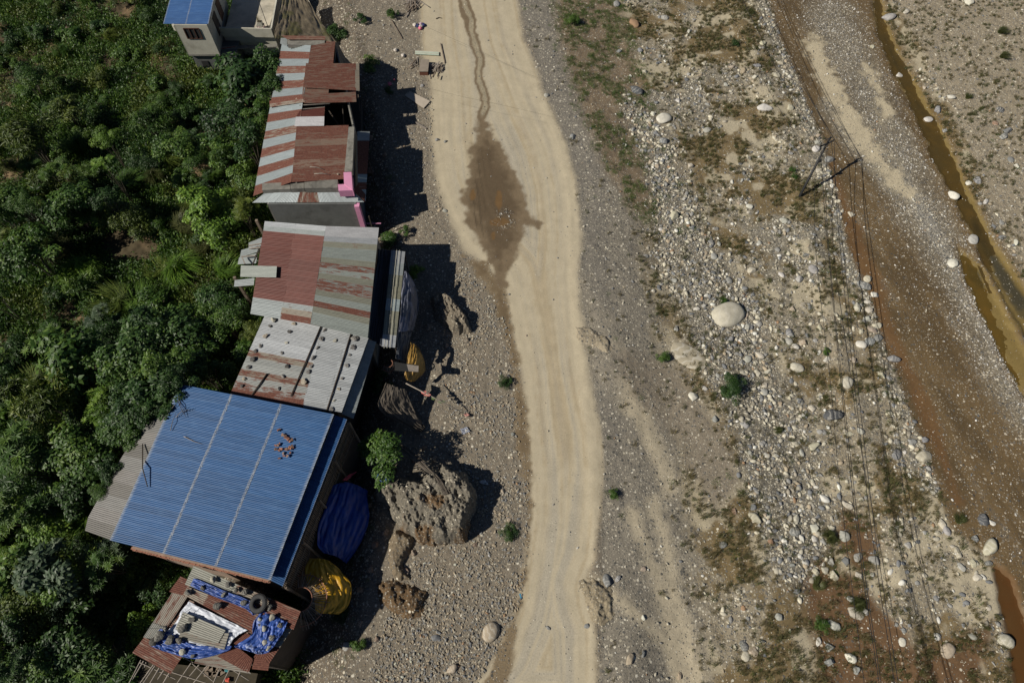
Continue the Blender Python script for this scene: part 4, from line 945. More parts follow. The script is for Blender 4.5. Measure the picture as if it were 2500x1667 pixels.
def on(u, z, o_): return Vector((w0.x + (w1.x - w0.x) * u + out.x * o_, w0.y + (w1.y - w0.y) * u + out.y * o_, z))
zb_, zt_ = zr - 1.75, zr - .55
win = wl_.bar(on(0, zb_, .03), on(1, zb_, .03), .08, .09).bar(on(0, zt_, .03), on(1, zt_, .03), .08, .09)
for u in (0, .333, .667, 1): wl_.bar(on(u, zb_, .04), on(u, zt_, .04), .09, .09)
wn_ = wl_.build("window", M_WIN, A)
for k in range(3): MB().bar(on(k / 3 + .04, (zb_ + zt_) / 2, .012), on((k + 1) / 3 - .04, (zb_ + zt_) / 2, .012), .015, zt_ - zb_ - .1).build("pane", M_DARK, wn_)
# east side of the upper storey: door opening and frame
e0, e1 = Vector(fp[1]), Vector(fp[2]); de = (e1 - e0).normalized(); oe = Vector((de.y, -de.x))
for k0, k1, nm, mm in ((.25, .42, "door", M_DWOOD), (.55, .72, "door", M_WIN)):
    p0 = e0 + de * (e1 - e0).length * k0 + oe * .03; p1 = e0 + de * (e1 - e0).length * k1 + oe * .03
    dr = MB().bar((p0.x, p0.y, zt + 1.05), (p1.x, p1.y, zt + 1.05), .06, 2.1).build(nm, mm, A)
    MB().box((p1.x - de.x * .12 + oe.x * .07, p1.y - de.y * .12 + oe.y * .07, zt + 1.0), (.05, .05, .14)).build("handle", M_POLE, dr)
T0 = P(*XA(1525, 232), zt); T1 = P(*XA(1862, 240), zt); T2 = P(XA(1915, 0)[0] + 10, -60, zt); T3 = Vector((e0.x, e0.y + 9, zt)); T4 = Vector((e0.x + .3, T0.y + .2, zt))
MB().prism([xy(T0), xy(T1), xy(T2), xy(T3), xy(T4)], zt - .2, zt).build("terrace", M_TERR, A)
def para(a, b, h=.85, nm="parapet", th=.16, m_=None): MB().bar((a.x, a.y, zt + h / 2 - .1), (b.x, b.y, zt + h / 2 - .1), th, h + .2).build(nm, m_ or M_WHITEW, A)
para(T0 - Vector((.1, .1, 0)), T1 + Vector((.15, -.1, 0))); para(T1 + Vector((.12, 0.02, 0)), T2, .85)
g1 = P(*XA(1560, 330), -2.3); MB().prism([(T0.x - .1, T0.y + .15), (T1.x + .1, T1.y + .15), (T1.x + .1, T1.y + 7), (T0.x - .1, T0.y + 7)], -2.9, zt - .22).build("lower_storey", M_WHITEW, A)
lo = MB().prism([(fp[0][0] + .2, fp[0][1] + .25), (fp[1][0] + 1.6, fp[1][1] + .25), (fp[1][0] + 1.6, fp[1][1] + 7), (fp[0][0] + .2, fp[0][1] + 7)], -2.9, zt - .97).build("ground_storey", M_WALLG, A)
l0 = P(*XA(1470, 325), zt - .9); l1 = P(*XA(1895, 305), zt - .9)
MB().bar((l0.x, l0.y - .1, zt - .98), (l1.x, l1.y - .1, zt - .98), .5, .1).build("ledge", M_CONC, A); MB().bar((l0.x, l0.y - .39, zt - .98), (l0.x + 2.2, l1.y - .36, zt - .98), .06, .16).build("ledge_trim", M_RED, A)
MB().box((fp[0][0] + 1.3, fp[0][1] + .22, -1.2), (.7, .08, .7)).build("window", M_DARK, A)
# things on the terrace
pp = P(*XA(1790, 200), zt)
st = empty("pot_stand", pp, "small pinkish frame stand with a potted grass on the terrace", "stand")
for dx in (-.32, .32):
    for dy in (-.22, .22): MB().box((pp.x + dx, pp.y + dy, zt + .25), (.05, .05, .5)).build("leg", M_PINK, st)
MB().box((pp.x, pp.y, zt + .52), (.75, .55, .05)).build("top", M_CONC, st)
pt = empty("flower_pot", pp + Vector((0, .05, .55)), "square cream pot with thin grass on the terrace stand", "pot")
MB().box((pp.x, pp.y + .05, zt + .72), (.5, .45, .34)).build("pot", M_WHITEW, pt); MB().box((pp.x, pp.y + .05, zt + .895), (.42, .37, .02)).build("soil", M_TRUNK, pt)
tg = TU[3]; o = link("grass", tg, None, pt, (pp.x, pp.y + .05, zt + .9), (0, 0, 1), (1.6, 1.6, 2.6))
pole("clothes_pole", [P(628, -6, zt + 1.4), P(*XA(1835, 195), zt + .05)], .035, M_POLE, "thin dark pole slanting across the terrace floor", "pole")
tk = P(428, 66, 2.2); TKm = MB().tube([tk - Vector((0, 0, .3)), tk + Vector((0, 0, .3))], .26, 12).build("water_tank", M_WHITEW, smooth=False); tag(TKm, "small white round tank at the corner of the cream house", "tank")

# ---- B: long row house with striped rusty roof
B = empty("row_house", P(760, 300, -1.5), "long house with a patchwork of grey and rusty tin roofing and a pink parapet", "house")
zl, zrg, zre = 3.9, 5.1, 4.8
ql = Quad([(688, 108, zl), (759, 112, zrg), (*X2(1012, 1245), zrg), (*X2(752, 1340), zl)])
def stripe(i, j):
    g = [1, .35, 1, .3, 1, .25, 1, 0, 1, .2, 1, .3, 1, 0, 1, .25, 1, .1][i % 18]
    return ((.23, .265, .275), .16) if g == 1 else ((ZBR if g > .2 else RUSTC), .62 + rnd.uniform(0, .3) * (1 - g))
rows(B, ql, 18, [0, 1], stripe)
rp = lambda pts, zs, n, cols, fn, **k: rows(B, Q(X2, pts, zs), n, cols, fn, **k)
rust = lambda lo_=.55, hi=.72, c=RUSTC: (lambda i, j: (c, rnd.uniform(lo_, hi)))
rp([(1145, 315), (1312, 285), (1297, 437), (1125, 450)], [zrg, zre, zre, zrg], 3, [0, 1], rust())
rp([(1112, 436), (1475, 437), (1478, 622), (1092, 600)], [zrg + .15, 4.4, 4.4, zrg + .15], 4, [0, .93, 1], lambda i, j: (RUSTC if j == 0 else ZBR, .66 if j == 0 else .4))
rp([(1090, 602), (1268, 605), (1265, 640), (1087, 648)], [zrg, zre, zre, zrg], 1, [0, 1], rust())
rp([(862, 692), (1100, 650), (1108, 700), (866, 735)], [zl + .25, zrg + .12, zrg + .12, zl + .2], 2, [0, 1], lambda i, j: (RUSTC if i == 0 else ZBR, .8 - .25 * i))
rp([(1085, 650), (1452, 630), (1456, 698), (1100, 706)], [zrg + .16, 4.5, 4.5, zrg + .12], 2, [0, .92, 1], rust(.5, .66))
rp([(1068, 762), (1240, 735), (1236, 795), (1040, 805)], [zrg + .02, zre + .1, zre + .1, zrg + .02], 1, [0, 1], rust(.3, .4, REDP))
rp([(1042, 802), (1237, 798), (1235, 860), (1033, 862)], [zrg + .1, zre + .25, zre + .25, zrg + .1], 1, [0, 1], lambda i, j: ((.50, .49, .50), .0))
rp([(1047, 868), (1403, 858), (1372, 1225), (1014, 1245)], [zrg + .05, zre, zre, zrg + .05], 8, [0, .5, 1], lambda i, j: (RUSTC, [.72, .66, .5, .70, .72, .56, .66, .72][i]))
for k, (x0, y0, x1, y1) in enumerate([(1068, 722, 1275, 708), (1075, 750, 1240, 735)]):
    MB().bar(P(*X2(x0, y0), zrg - .05), P(*X2(x1, y1), zre - .05), .08, .08).build("rafter", M_GWOOD, B)
for x in (1085, 1180, 1238): MB().bar(P(*X2(x, 700), 4.05), P(*X2(x - 4, 765), 4.05), .06, .08).build("rafter", M_GWOOD, B)
def cslab(pts, z, th, nm, mat, par=B, f=X2): MB().prism([xy(P(*f(*p), z)) for p in pts], z - th, z).build(nm, mat, par)
cslab([(1403, 868), (1442, 868), (1428, 1172), (1374, 1172)], 4.95, .5, "parapet", M_CONC)
cslab([(812, 1254), (1000, 1246), (1003, 1292), (812, 1300)], 4.8, .5, "parapet", M_CONC)
cslab([(1003, 1246), (1098, 1243), (1096, 1288), (1006, 1292)], 4.86, .5, "parapet", M_CONC)
cslab([(1100, 1236), (1328, 1228), (1328, 1284), (1100, 1287)], 4.95, .55, "parapet", M_CONC)
cslab([(1368, 1178), (1422, 1176), (1431, 1300), (1372, 1258)], 5.2, .8, "parapet", M_PINK); cslab([(1329, 1261), (1371, 1259), (1431, 1301), (1334, 1305)], 5.14, .75, "parapet", M_PINK)
qa = Q(X2, [(832, 1318), (1425, 1306), (1508, 1382), (745, 1386)], [4.4, 4.4, 3.8, 3.8])
qa2 = Quad([]) if False else None
for k in range(10):          # south awning, ridges running down the slope
    s0, s1 = k / 10, (k + 1) / 10
    c = [qa.pt(s0, 0), qa.pt(s0, 1), qa.pt(s1, 1), qa.pt(s1, 0)]; qq = Quad.__new__(Quad); qq.c = c
    sheet(B, qq, (.36, .40, .41) if k not in (4, 5) else ZBR, .12 if k not in (4, 5) else .62, name="awning_sheet", ns=2, dz=.006 * (k % 2))
sheet(B, Q(X2, [(1432, 1300), (1462, 1262), (1520, 1330), (1512, 1380)], [4.4, 4.4, 3.85, 3.8]), RUSTC, .7, name="awning_sheet")
for y0, y1, c_, ru in ((900, 965, ZINC, .1), (962, 1060, REDP, .8), (1057, 1198, REDP, .85), (1192, 1250, (.25, .33, .36), .25), (1246, 1300, RUSTC, .7), (1296, 1375, (.25, .33, .36), .2)):
    fx = lambda y: (1462 + (y - 900) * .01, 1548 - (y - 900) * .062)
    a0, b0 = fx(y0); a1, b1 = fx(y1); sheet(B, Q(X2, [(a0, y0), (b0, y0), (b1, y1), (a1, y1)], [4.1, 3.65, 3.65, 4.1]), c_, ru, name="awning_sheet", dz=.004)
sheet(B, Q(X2, [(940, 245), (1245, 250), (1243, 275), (985, 272)], [5.1, 4.9, 4.95, 5.1]), RUSTC, .6)
cslab([(985, 268), (1241, 274), (1238, 312), (985, 306)], 4.9, .4, "roof_box", M_CONC); sheet(B, Q(X2, [(940, 262), (984, 262), (980, 318), (935, 300)], [4.6] * 4), ZINC, .1)
sheet(B, Q(X2, [(1240, 282), (1312, 288), (1310, 312), (1238, 310)], [4.8] * 4), RUSTC, .6)
SWl, SWr = P(*X2(845, 1395), 3.85), P(*X2(1452, 1392), 3.85); NEr = P(*X2(1318, 300), 4.0); NWl = P(*X2(965, 300), 3.4)
walls(B, [xy(SWl), xy(SWr), (P(*X2(1440, 870), 4).x, P(*X2(1440, 870), 4).y), xy(NEr), xy(NWl)], -2.6, [3.8, 3.8, 4.2, 4.2, 3.8], [M_WALLG, M_WALLG, M_CONC, M_CONC, M_CONC])
pc = P(*X2(1468, 1392), 3.85); MB().box((pc.x - .12, pc.y - .06, .6), (.42, .42, 6.3)).build("pillar", M_PINK, B)
pb = P(*X2(1530, 1490), 1.3); MB().bar((pc.x + .2, pc.y + .1, 1.0), (pc.x + 1.5, pc.y + .1, 1.0), .07, .08).build("rail", M_PINK, B)
for k, z in ((1475, 2.8), (1100, 2.7)):
    p = P(*X2(1548, k), 2.8); MB().box((p.x - .1, p.y, .1), (.09, .09, 5.3)).build("post", M_DWOOD, B)
p = P(*X2(1300, 660), 4.3)
for x, y, x1, y1 in ((1255, 740, 1330, 850), (1240, 705, 1235, 850), (1465, 620, 1480, 760), (1300, 340, 1305, 430), (1360, 720, 1370, 850)):
    MB().bar(P(*X2(x, y), 3.9), P(*X2(x1, y1), 3.3), .09, .09).build("rafter", M_DWOOD, B)
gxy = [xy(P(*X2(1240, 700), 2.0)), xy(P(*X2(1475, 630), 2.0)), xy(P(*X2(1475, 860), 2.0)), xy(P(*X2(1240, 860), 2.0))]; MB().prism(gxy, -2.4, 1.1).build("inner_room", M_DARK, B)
for x, y, a in ((1100, 542, 0), (1050, 680, 1), (1330, 1195, 0)): stone_on(ql if x < 1100 else Q(X2, [(1047, 868), (1403, 858), (1372, 1225), (1014, 1245)], [zrg + .05, zre, zre, zrg + .05]), *X2(x, y), 3.5, TAN, ["small tan stone on the pieced sheet joint of the striped roof", "small tan stone at the broken middle of the striped roof", "small tan stone near the pink parapet"][0 if x == 1100 else 1 if x == 1050 else 2], None)
QB = Q(X2, [(1047, 868), (1403, 858), (1372, 1225), (1014, 1245)], [zrg + .05, zre, zre, zrg + .05])
for x0, y0, x1, y1, lb in ((1140, 1145, 1232, 1162, "curved driftwood stick on the rusty roof, upper of two"), (1168, 1193, 1278, 1198, "driftwood stick on the rusty roof near the pink parapet")):
    pole("driftwood_stick", [QB.at(*X2(x0, y0), .06), QB.at(*X2((x0 + x1) / 2, (y0 + y1) / 2 - 5), .08), QB.at(*X2(x1, y1), .06)], .045, M_GWOOD, lb, "stick", "sticks on the rusty roof", .025)

# ---- C: house with red painted roof
Cc = empty("red_roof_house", P(770, 640, -1.5), "house with half red painted and half streaked grey tin roof", "house")
zc0, zc1, zc2 = 4.6, 5.4, 4.9
qcl = Q(X3, [(410, 253), (828, 287), (722, 955), (312, 885)], [zc0, zc1, zc1, zc0])
def cl_(i, j):
    if i < 2: return (SILV if i == 0 else ZINC, .08)
    if i >= 15: return (ZINC if i == 15 or j == 0 else ZBR, .25 + .2 * j + (.3 if i == 17 and j == 1 else 0))
    return (REDP, .0)
rows(Cc, qcl, 18, [0, .51, 1], cl_)
qcr = Q(X3, [(828, 287), (1190, 297), (1113, 1052), (722, 952)], [zc1, zc2, zc2, zc1])
CRU = [0, 0, .05, .45, .12, .08, .15, .62, .5, .1, .60, .62, .1, .08, .72, .2, .08, .1]
rows(Cc, qcr, 18, [0, 1], lambda i, j: ((.42, .42, .43) if i < 2 else SILV if i == 2 else (.235, .26, .24) if i % 3 else (.215, .215, .17), CRU[i]))
sheet(Cc, Q(X3, [(250, 557), (496, 563), (490, 640), (245, 635)], [4.4, 5.1, 5.1, 4.4]), (.27, .29, .265), .35, dz=.06)
for k in range(8):
    a = [(SILV, .25), (ZINC, .05), ((.22, .22, .165), .15), ((.24, .235, .17), .1), ((.28, .33, .34), 0), ((.22, .215, .16), .2), ((.24, .24, .185), .15), (SILV, .1)][k]
    sheet(Cc, Q(X3, [(1275 - 8.2 * k, 450 + 82 * k), (1370 - 8.6 * k, 460 + 82 * k), (1370 - 8.6 * (k + 1), 543 + 82 * k), (1275 - 8.2 * (k + 1), 534 + 82 * k)], [3.75, 3.55, 3.55, 3.75]), a[0], a[1], name="awning_sheet", dz=.004 * (k % 2))
for k in range(3): MB().bar(P(*X3(1300 + 20 * k - 8, 450), 3.72), P(*X3(1225 + 20 * k, 1120), 3.72), .03, .03).build("batten", M_WHITEW, Cc)
WC = [P(*X3(440, 870), 4.4), P(*X3(1105, 1040), 4.6), P(*X3(1170, 320), 4.6), P(*X3(440, 290), 4.4)]
walls(Cc, [xy(p) for p in WC], -2.6, [4.35, 4.7, 4.7, 4.35], M_CONC)
for k in range(6):
    p = P(*X3(1368 - 12 * k, 465 + 130 * k), 3.5); MB().box((p.x - .08, p.y, .6), (.09, .09, 5.6)).build("post", M_DWOOD, Cc)
mdk = m_cloth("dark_blue_sheeting", (.012, .016, .026), None, .5, .3)
def drape(name, ctrl, mat, label, cat, nu=48, nv=48, wr=.06, wf=1.2, seed=0, dirx=1.0, diry=.35, th=.012, group=None, ret=False):
    """cloth through a grid of control points given as (px,py,z)"""
    C = np.array([[P(*c)[:] for c in row] for row in ctrl])          # (m,n,3)
    def interp(A_, n):
        m = A_.shape[0]; t = np.linspace(0, m - 1, n); i = np.clip(np.floor(t).astype(int), 0, m - 2); f = (t - i).reshape(-1, *([1] * (A_.ndim - 1)))
        p0 = A_[np.clip(i - 1, 0, m - 1)]; p1 = A_[i]; p2 = A_[i + 1]; p3 = A_[np.clip(i + 2, 0, m - 1)]
        return .5 * (2 * p1 + (p2 - p0) * f + (2 * p0 - 5 * p1 + 4 * p2 - p3) * f ** 2 + (3 * p1 - p0 - 3 * p2 + p3) * f ** 3)
    S_ = interp(C, nv); S_ = interp(S_.transpose(1, 0, 2), nu).transpose(1, 0, 2)
    uu, vv = np.meshgrid(np.linspace(0, 1, nu), np.linspace(0, 1, nv))
    w = (.4 - np.abs(fbm(uu * 8 * dirx * wf + seed + 2 * vv, vv * 8 * diry * wf, 3, 950 + seed)) * 2.4) * wr + (.3 - np.abs(fbm(uu * 3.2 * wf + vv, vv * 3.2 * wf + seed, 3, 970 + seed))) * wr * 2.6 + fbm(uu * 22, vv * 22, 2, 44 + seed) * wr * .35
    edge = np.minimum(np.minimum(uu, 1 - uu), np.minimum(vv, 1 - vv)); S_[..., 2] += w
    S_[..., 0] += fbm(uu * 6, vv * 6, 2, 33 + seed) * wr * .8 * (edge < .04)
    idx = np.arange(nu * nv).reshape(nv, nu); f = np.stack([idx[:-1, :-1], idx[:-1, 1:], idx[1:, 1:], idx[1:, :-1]], -1).reshape(-1, 4)
    me = npmesh(S_.reshape(-1, 3), f, True, name)
    o = link(name, me, mat); m = o.modifiers.new("thickness", 'SOLIDIFY'); m.thickness = th; m.offset = -1
    return tag(o, label, cat, group)
dtp = drape("dark_tarp", [[(*X3(1185, 440), 3.7), (*X3(1232, 445), 3.6), (*X3(1282, 452), 3.72)], [(*X3(1150, 740), 3.7), (*X3(1200, 740), 3.45), (*X3(1250, 745), 3.7)], [(*X3(1114, 1045), 3.7), (*X3(1165, 1080), 3.5), (*X3(1214, 1108), 3.7)]], mdk, "dark blue sheeting between the red roof house and its awning", "tarp", wr=.05)

# loose tin and timber left of C
LT = empty("tin_scrap_pile", P(*X3(300, 480), 1.8), "pile of loose tin sheets and timber left of the red roof", "scrap pile")
for pts, z, ru in (([(300, 400), (400, 360), (385, 420), (300, 440)], 3.1, .45), ([(250, 450), (385, 410), (370, 460), (240, 500)], 2.9, .1), ([(235, 500), (360, 470), (350, 540), (225, 548)], 2.7, .2), ([(205, 655), (340, 640), (335, 690), (200, 700)], 2.6, .05)):
    sheet(LT, Q(X3, pts, [z, z + .2, z + .1, z - .1]), ZINC, ru, name="tin_sheet")
for x0, y0, x1, y1 in ((250, 495, 345, 488), (300, 420, 385, 405), (375, 430, 325, 555), (255, 500, 275, 545), (305, 440, 380, 432)):
    MB().bar(P(*X3(x0, y0), 3.1), P(*X3(x1, y1), 3.25), .09, .07).build("timber", M_DWOOD if x0 == 375 else M_GWOOD, LT)
for x in (355, 205):
    p = P(*X3(x, 250 if x > 300 else 640), 2.6); MB().box((p.x, p.y, .2), (.22, .2, 5)).build("post", M_WOOD, LT)

# ---- D: grey tin roof held down by stones and poles
D = empty("tin_roof_house", P(740, 900, -1.5), "house with grey corrugated roof weighted by stones and poles", "house")
qd = Quad([(*X3(415, 885), 4.0), (*X3(1119, 1052), 4.35), (*X3(935, 1560), 4.35), (*X3(170, 1440), 4.0)])
def dfn(i, j):
    if j == 0: return (SILV if i < 6 else ZBR if i in (6, 9) else (.24, .25, .24), [0, 0, .03, 0, .05, .08, .55, .4, .3, .62, .45, .6, .75][i])
    if j == 1: return ((.26, .27, .275), .14)
    return ((.50, .53, .55), .05)
qd1 = Quad.__new__(Quad); qd1.c = [qd.pt(0, 0), qd.pt(.56, 0), qd.pt(.66, 1), qd.pt(0, 1)]
qd2 = Quad.__new__(Quad); qd2.c = [qd.pt(.555, 0), qd.pt(1, 0), qd.pt(1, 1), qd.pt(.655, 1)]
rows(D, qd1, 13, [0, 1], lambda i, j: dfn(i, 0)); rows(D, qd2, 13, [0, .55, 1], lambda i, j: ((.285, .30, .31), .08 if i != 4 else .3))
for k in range(7):
    f = lambda t: ((1119 - 184 * t, 1060 + 508 * t), (1172 - 156 * t, 1078 + 525 * t))
    (a0, a1), (b0, b1) = f(k / 7), f((k + 1) / 7); sheet(D, Q(X3, [a0, a1, b1, b0], [4.0, 3.75, 3.75, 4.0]), ZINC, .06, name="awning_sheet")
WD = [P(*X3(260, 1400), 3.7), P(*X3(905, 1560), 3.8), P(*X3(1090, 1070), 3.8), P(*X3(460, 920), 3.7)]
walls(D, [xy(p) for p in WD], -2.4, 3.7, M_DWOOD)
dp = [((805, 955), (590, 1450)), ((1005, 1015), (835, 1550)), ((430, 1297), (325, 1440))]
for k, (a, b) in enumerate(dp):
    pole("weight_pole", [qd.at(*X3(*a), .09), qd.at(*X3((a[0] + b[0]) / 2 + 2, (a[1] + b[1]) / 2), .10), qd.at(*X3(*b), .09)], .06, M_DWOOD, ["long dark pole on the left of the grey stone-weighted roof", "long dark pole nearest the right edge of the stone-weighted roof", "short dark pole at the rusty lower left of the stone-weighted roof"][k], "pole", "poles weighting the tin roof", .05)
DS = [(470, 925, 11, 'l'), (611, 958, 6, 't'), (448, 972, 5, 'd'), (578, 1010, 6, 'd'), (418, 1040, 8, 't'), (558, 1084, 5, 'l'), (382, 1108, 6, 'g'), (348, 1143, 6, 'd'), (529, 1156, 5, 'g'), (332, 1200, 9, 'd'), (301, 1252, 7, 'd'), (563, 1247, 8, 'd'), (270, 1332, 6, 't'), (537, 1315, 7, 'g'), (257, 1380, 6, 'd'), (506, 1398, 6, 'g'), (795, 1062, 9, 'g'), (772, 1120, 6, 'g'), (742, 1190, 8, 'g'), (728, 1245, 6, 'g'), (710, 1285, 7, 'g'), (678, 1350, 10, 't'), (820, 1000, 6, 'g'), (889, 1073, 6, 'l'), (1028, 1060, 11, 'g'), (1012, 1118, 10, 'g'), (990, 1170, 5, 'g'), (972, 1243, 7, 'g'), (940, 1330, 6, 'g'), (918, 1402, 5, 't'), (884, 1478, 5, 'l'), (865, 1545, 8, 'g')]
seen = {}
for x, y, s, c in DS:
    nx = "left of the long pole" if x < 640 else "right beside the long left pole" if x < 840 else "between the two long poles" if x < 900 else "along the right edge"
    ny = "upper" if y < 1110 else "middle" if y < 1290 else "lower"; sz_ = "large flat" if s > 8 else "small" if s < 6 else "medium"
    stone_on(qd, *X3(x, y), s, dict(l=(.42, .40, .33), t=(.36, .31, .24), g=(.17, .16, .15), d=(.09, .085, .08))[c], f"{sz_} {dict(l='pale', t='tan', g='grey', d='dark')[c]} stone {nx} on the {ny} stone-weighted roof", "stones holding down the grey tin roof")

# ---- E: big blue roof
E = empty("blue_roof_house", P(560, 1180, -1.2), "large house under a bright blue corrugated roof", "house")
ze0, ze1 = 4.9, 5.3
qe = Quad([(*XE(672, 225), ze0), (*XE(1724, 452), ze1), (*XE(1290, 1582), ze1), (*XE(190, 1310), ze0)])
qe.c[0] = P(439, 938, ze0)
rows(E, qe, 26, [0, .345, .665, 1], lambda i, j: (BLUEC, .02), M_BLUE, ns=2)
f = lambda t: ((1731 - 441 * t, 458 + 1128 * t), (1813 - 440 * t, 485 + 1142 * t))
for k in range(13):
    (a0, a1), (b0, b1) = f(k / 13), f((k + 1) / 13); sheet(E, Q(XE, [a0, a1, b1, b0], [4.85, 4.7, 4.7, 4.85]), (.009, .070, .21), .02, M_BLUE, name="awning_sheet", ns=2)
dtl = MB()
for ss_ in (.345, .665):
    for i in range(118):
        p = qe.pt(ss_ + rnd.uniform(-.006, .006), (i + .5) / 118); dtl.box(p + Vector((0, 0, .035)), (.05, .03, .02), rnd.random())
o = dtl.build("roof_screw", plain("screw_washer", (.45, .42, .36), .7, .3, 5), E); o["kind"] = "stuff"
WE = [P(*XE(330, 1335), 4.6), P(*XE(1275, 1568), 4.8), P(*XE(1712, 470), 4.8), P(*XE(720, 260), 4.6)]
walls(E, [xy(p) for p in WE], -2.2, 4.55, [M_MUDW, M_DWOOD, M_DWOOD, M_DWOOD])
# brick ledge showing under the lower edge: courses of single bricks
b0 = P(*XE(350, 1368), 4.15); b1 = P(*XE(1290, 1592), 4.3); nb_ = 46
brk = MB().box((0, 0, 0), (.22, .13, .09)); bme = mesh(brk.v, brk.f, False, "brick"); bme.materials.append(M_BRICK)
dd = (b1 - b0); ang = math.atan2(dd.y, dd.x)
for c_ in range(3):
    for i in range(nb_):
        t = (i + .5 * (c_ % 2)) / nb_; p = b0 + dd * t; link("brick", bme, None, E, (p.x + .03 * rnd.uniform(-1, 1), p.y - .02 * c_ + .02 * rnd.uniform(-1, 1), p.z + .02 - c_ * .105), (0, 0, ang + rnd.uniform(-.04, .04)), (dd.length / nb_ / .235, 1 + .3 * rnd.random(), 1))
MB().bar(b0 + Vector((0, .14, .05)), b1 + Vector((0, .14, .1)), .3, .12).build("wall_plate", M_MUDW, E)
# slatted east side
s0 = P(*XE(1800, 500), 4.55); s1 = P(*XE(1362, 1630), 4.55); dd = s1 - s0; nsl = 96
sl = MB().box((0, 0, 0), (.05, .04, 2.4)); sme = mesh(sl.v, sl.f, False, "slat"); sme.materials.append(M_WOOD)
for i in range(nsl):
    p = s0 + dd * ((i + .5) / nsl); link("slat", sme, None, E, (p.x + .10, p.y, 3.25 + rnd.uniform(-.04, .04)), (rnd.uniform(-.03, .03), rnd.uniform(-.02, .02), math.atan2(dd.y, dd.x)))
for z in (2.1, 3.3, 4.3): MB().bar((s0.x + .14, s0.y, z), (s1.x + .14, s1.y, z), .06, .06).build("rail", M_WOOD, E)
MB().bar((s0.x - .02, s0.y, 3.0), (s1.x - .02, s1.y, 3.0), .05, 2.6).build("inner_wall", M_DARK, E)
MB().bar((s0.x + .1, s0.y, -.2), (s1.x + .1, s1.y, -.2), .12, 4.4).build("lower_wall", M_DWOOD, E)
for k in range(5):
    p = s0 + dd * (k / 4); MB().box((p.x + .22, p.y, 1.2), (.13, .13, 6.2)).build("post", M_WOOD, E)
# rubble bricks on the blue roof
BR = [(1385, 600), (1400, 615), (1415, 625), (1440, 628), (1425, 640), (1410, 632), (1345, 665), (1328, 668), (1355, 655), (1440, 672), (1432, 680), (1418, 688), (1405, 690), (1445, 682), (1398, 694), (1330, 694), (1350, 702), (1365, 692), (1382, 720), (1428, 718), (1385, 738), (1410, 742), (1352, 756), (1350, 562), (1395, 606), (1430, 690), (1420, 676), (1375, 596)]
for k, (x, y) in enumerate(BR):
    p = qe.at(*XE(x, y), .09); o = link("broken_brick", bme if k % 3 else ANG[k % 6], None, None, p + Vector((0, 0, rnd.uniform(0, .05))), (rnd.uniform(-.4, .4), rnd.uniform(-.4, .4), rnd.uniform(0, 6)), (rnd.uniform(.6, 1.25),) * 3 if k % 3 else (.15, .15, .15))
    o.color = (.22, .13, .09, 1); tag(o, "broken orange-brown brick on the blue roof" if k not in (19, 23) else ("bright orange brick piece at the right of the roof rubble" if k == 19 else "single brick chip above the roof rubble"), "brick", "broken bricks on the blue roof")
for k, (a, b, lb) in enumerate([((600, 440), (680, 350), "twig reaching over the tin lean-to corner"), ((660, 365), (718, 475), "twig crossing the bundle at the roof corner"), ((645, 478), (728, 400), "slanting twig of the bundle at the blue roof corner"), ((690, 440), (770, 415), "short twig pointing right on the blue roof"), ((610, 565), (648, 445), "twig along the left edge of the blue roof"), ((665, 345), (705, 430), "dark twig in the bundle on the blue roof"),
    ((700, 606), (825, 658), "thin reddish stick on the upper blue roof")]):
    pole("twig", [qe.at(*XE(*a), .10), qe.at(*XE((a[0] + b[0]) / 2, (a[1] + b[1]) / 2 + 4), .22 if k < 6 else .06), qe.at(*XE(*b), .10)], .028, M_DWOOD if k % 2 else M_GWOOD, lb, "twig", "twigs on the blue roof corner", .012, 5)
pole("bamboo_pole", [P(*XE(415, 655), 4.4), qe.at(*XE(432, 830), .35), qe.at(*XE(455, 950), .12)], .045, M_DWOOD, "dark bamboo pole lying from the lean-to onto the blue roof", "pole", None, .03)
# grey lean-to on the left
L = empty("lean_to", P(330, 1150, .5), "grey tin lean-to on the left side of the blue roof", "lean-to")
f = lambda t: ((540 - 520 * t, 300 + 945 * t), (672 - 480 * t, 320 + 993 * t))
for k in range(11):
    (a0, a1), (b0, b1) = f(k / 11), f((k + 1) / 11); w = 26 * math.sin(min(1, k / 9) * 3.14 * .55); w2 = 26 * math.sin(min(1, (k + 1) / 9) * 3.14 * .55)
    sheet(L, Q(XE, [(a0[0] - w, a0[1]), (a1[0] + 14, a1[1]), (b1[0] + 14, b1[1]), (b0[0] - w2 * (k < 10), b0[1])], [3.9, 4.65, 4.65, 3.9]), [(.165, .155, .145), (.125, .117, .105), (.175, .17, .16)][k % 3], [.1, .22, .12][k % 3])
for k in range(4):
    p = P(*XE(470 - 120 * k, 420 + 240 * k), 3.8); MB().box((p.x, p.y, 1.0), (.12, .12, 5.4)).build("post", M_WOOD, L)

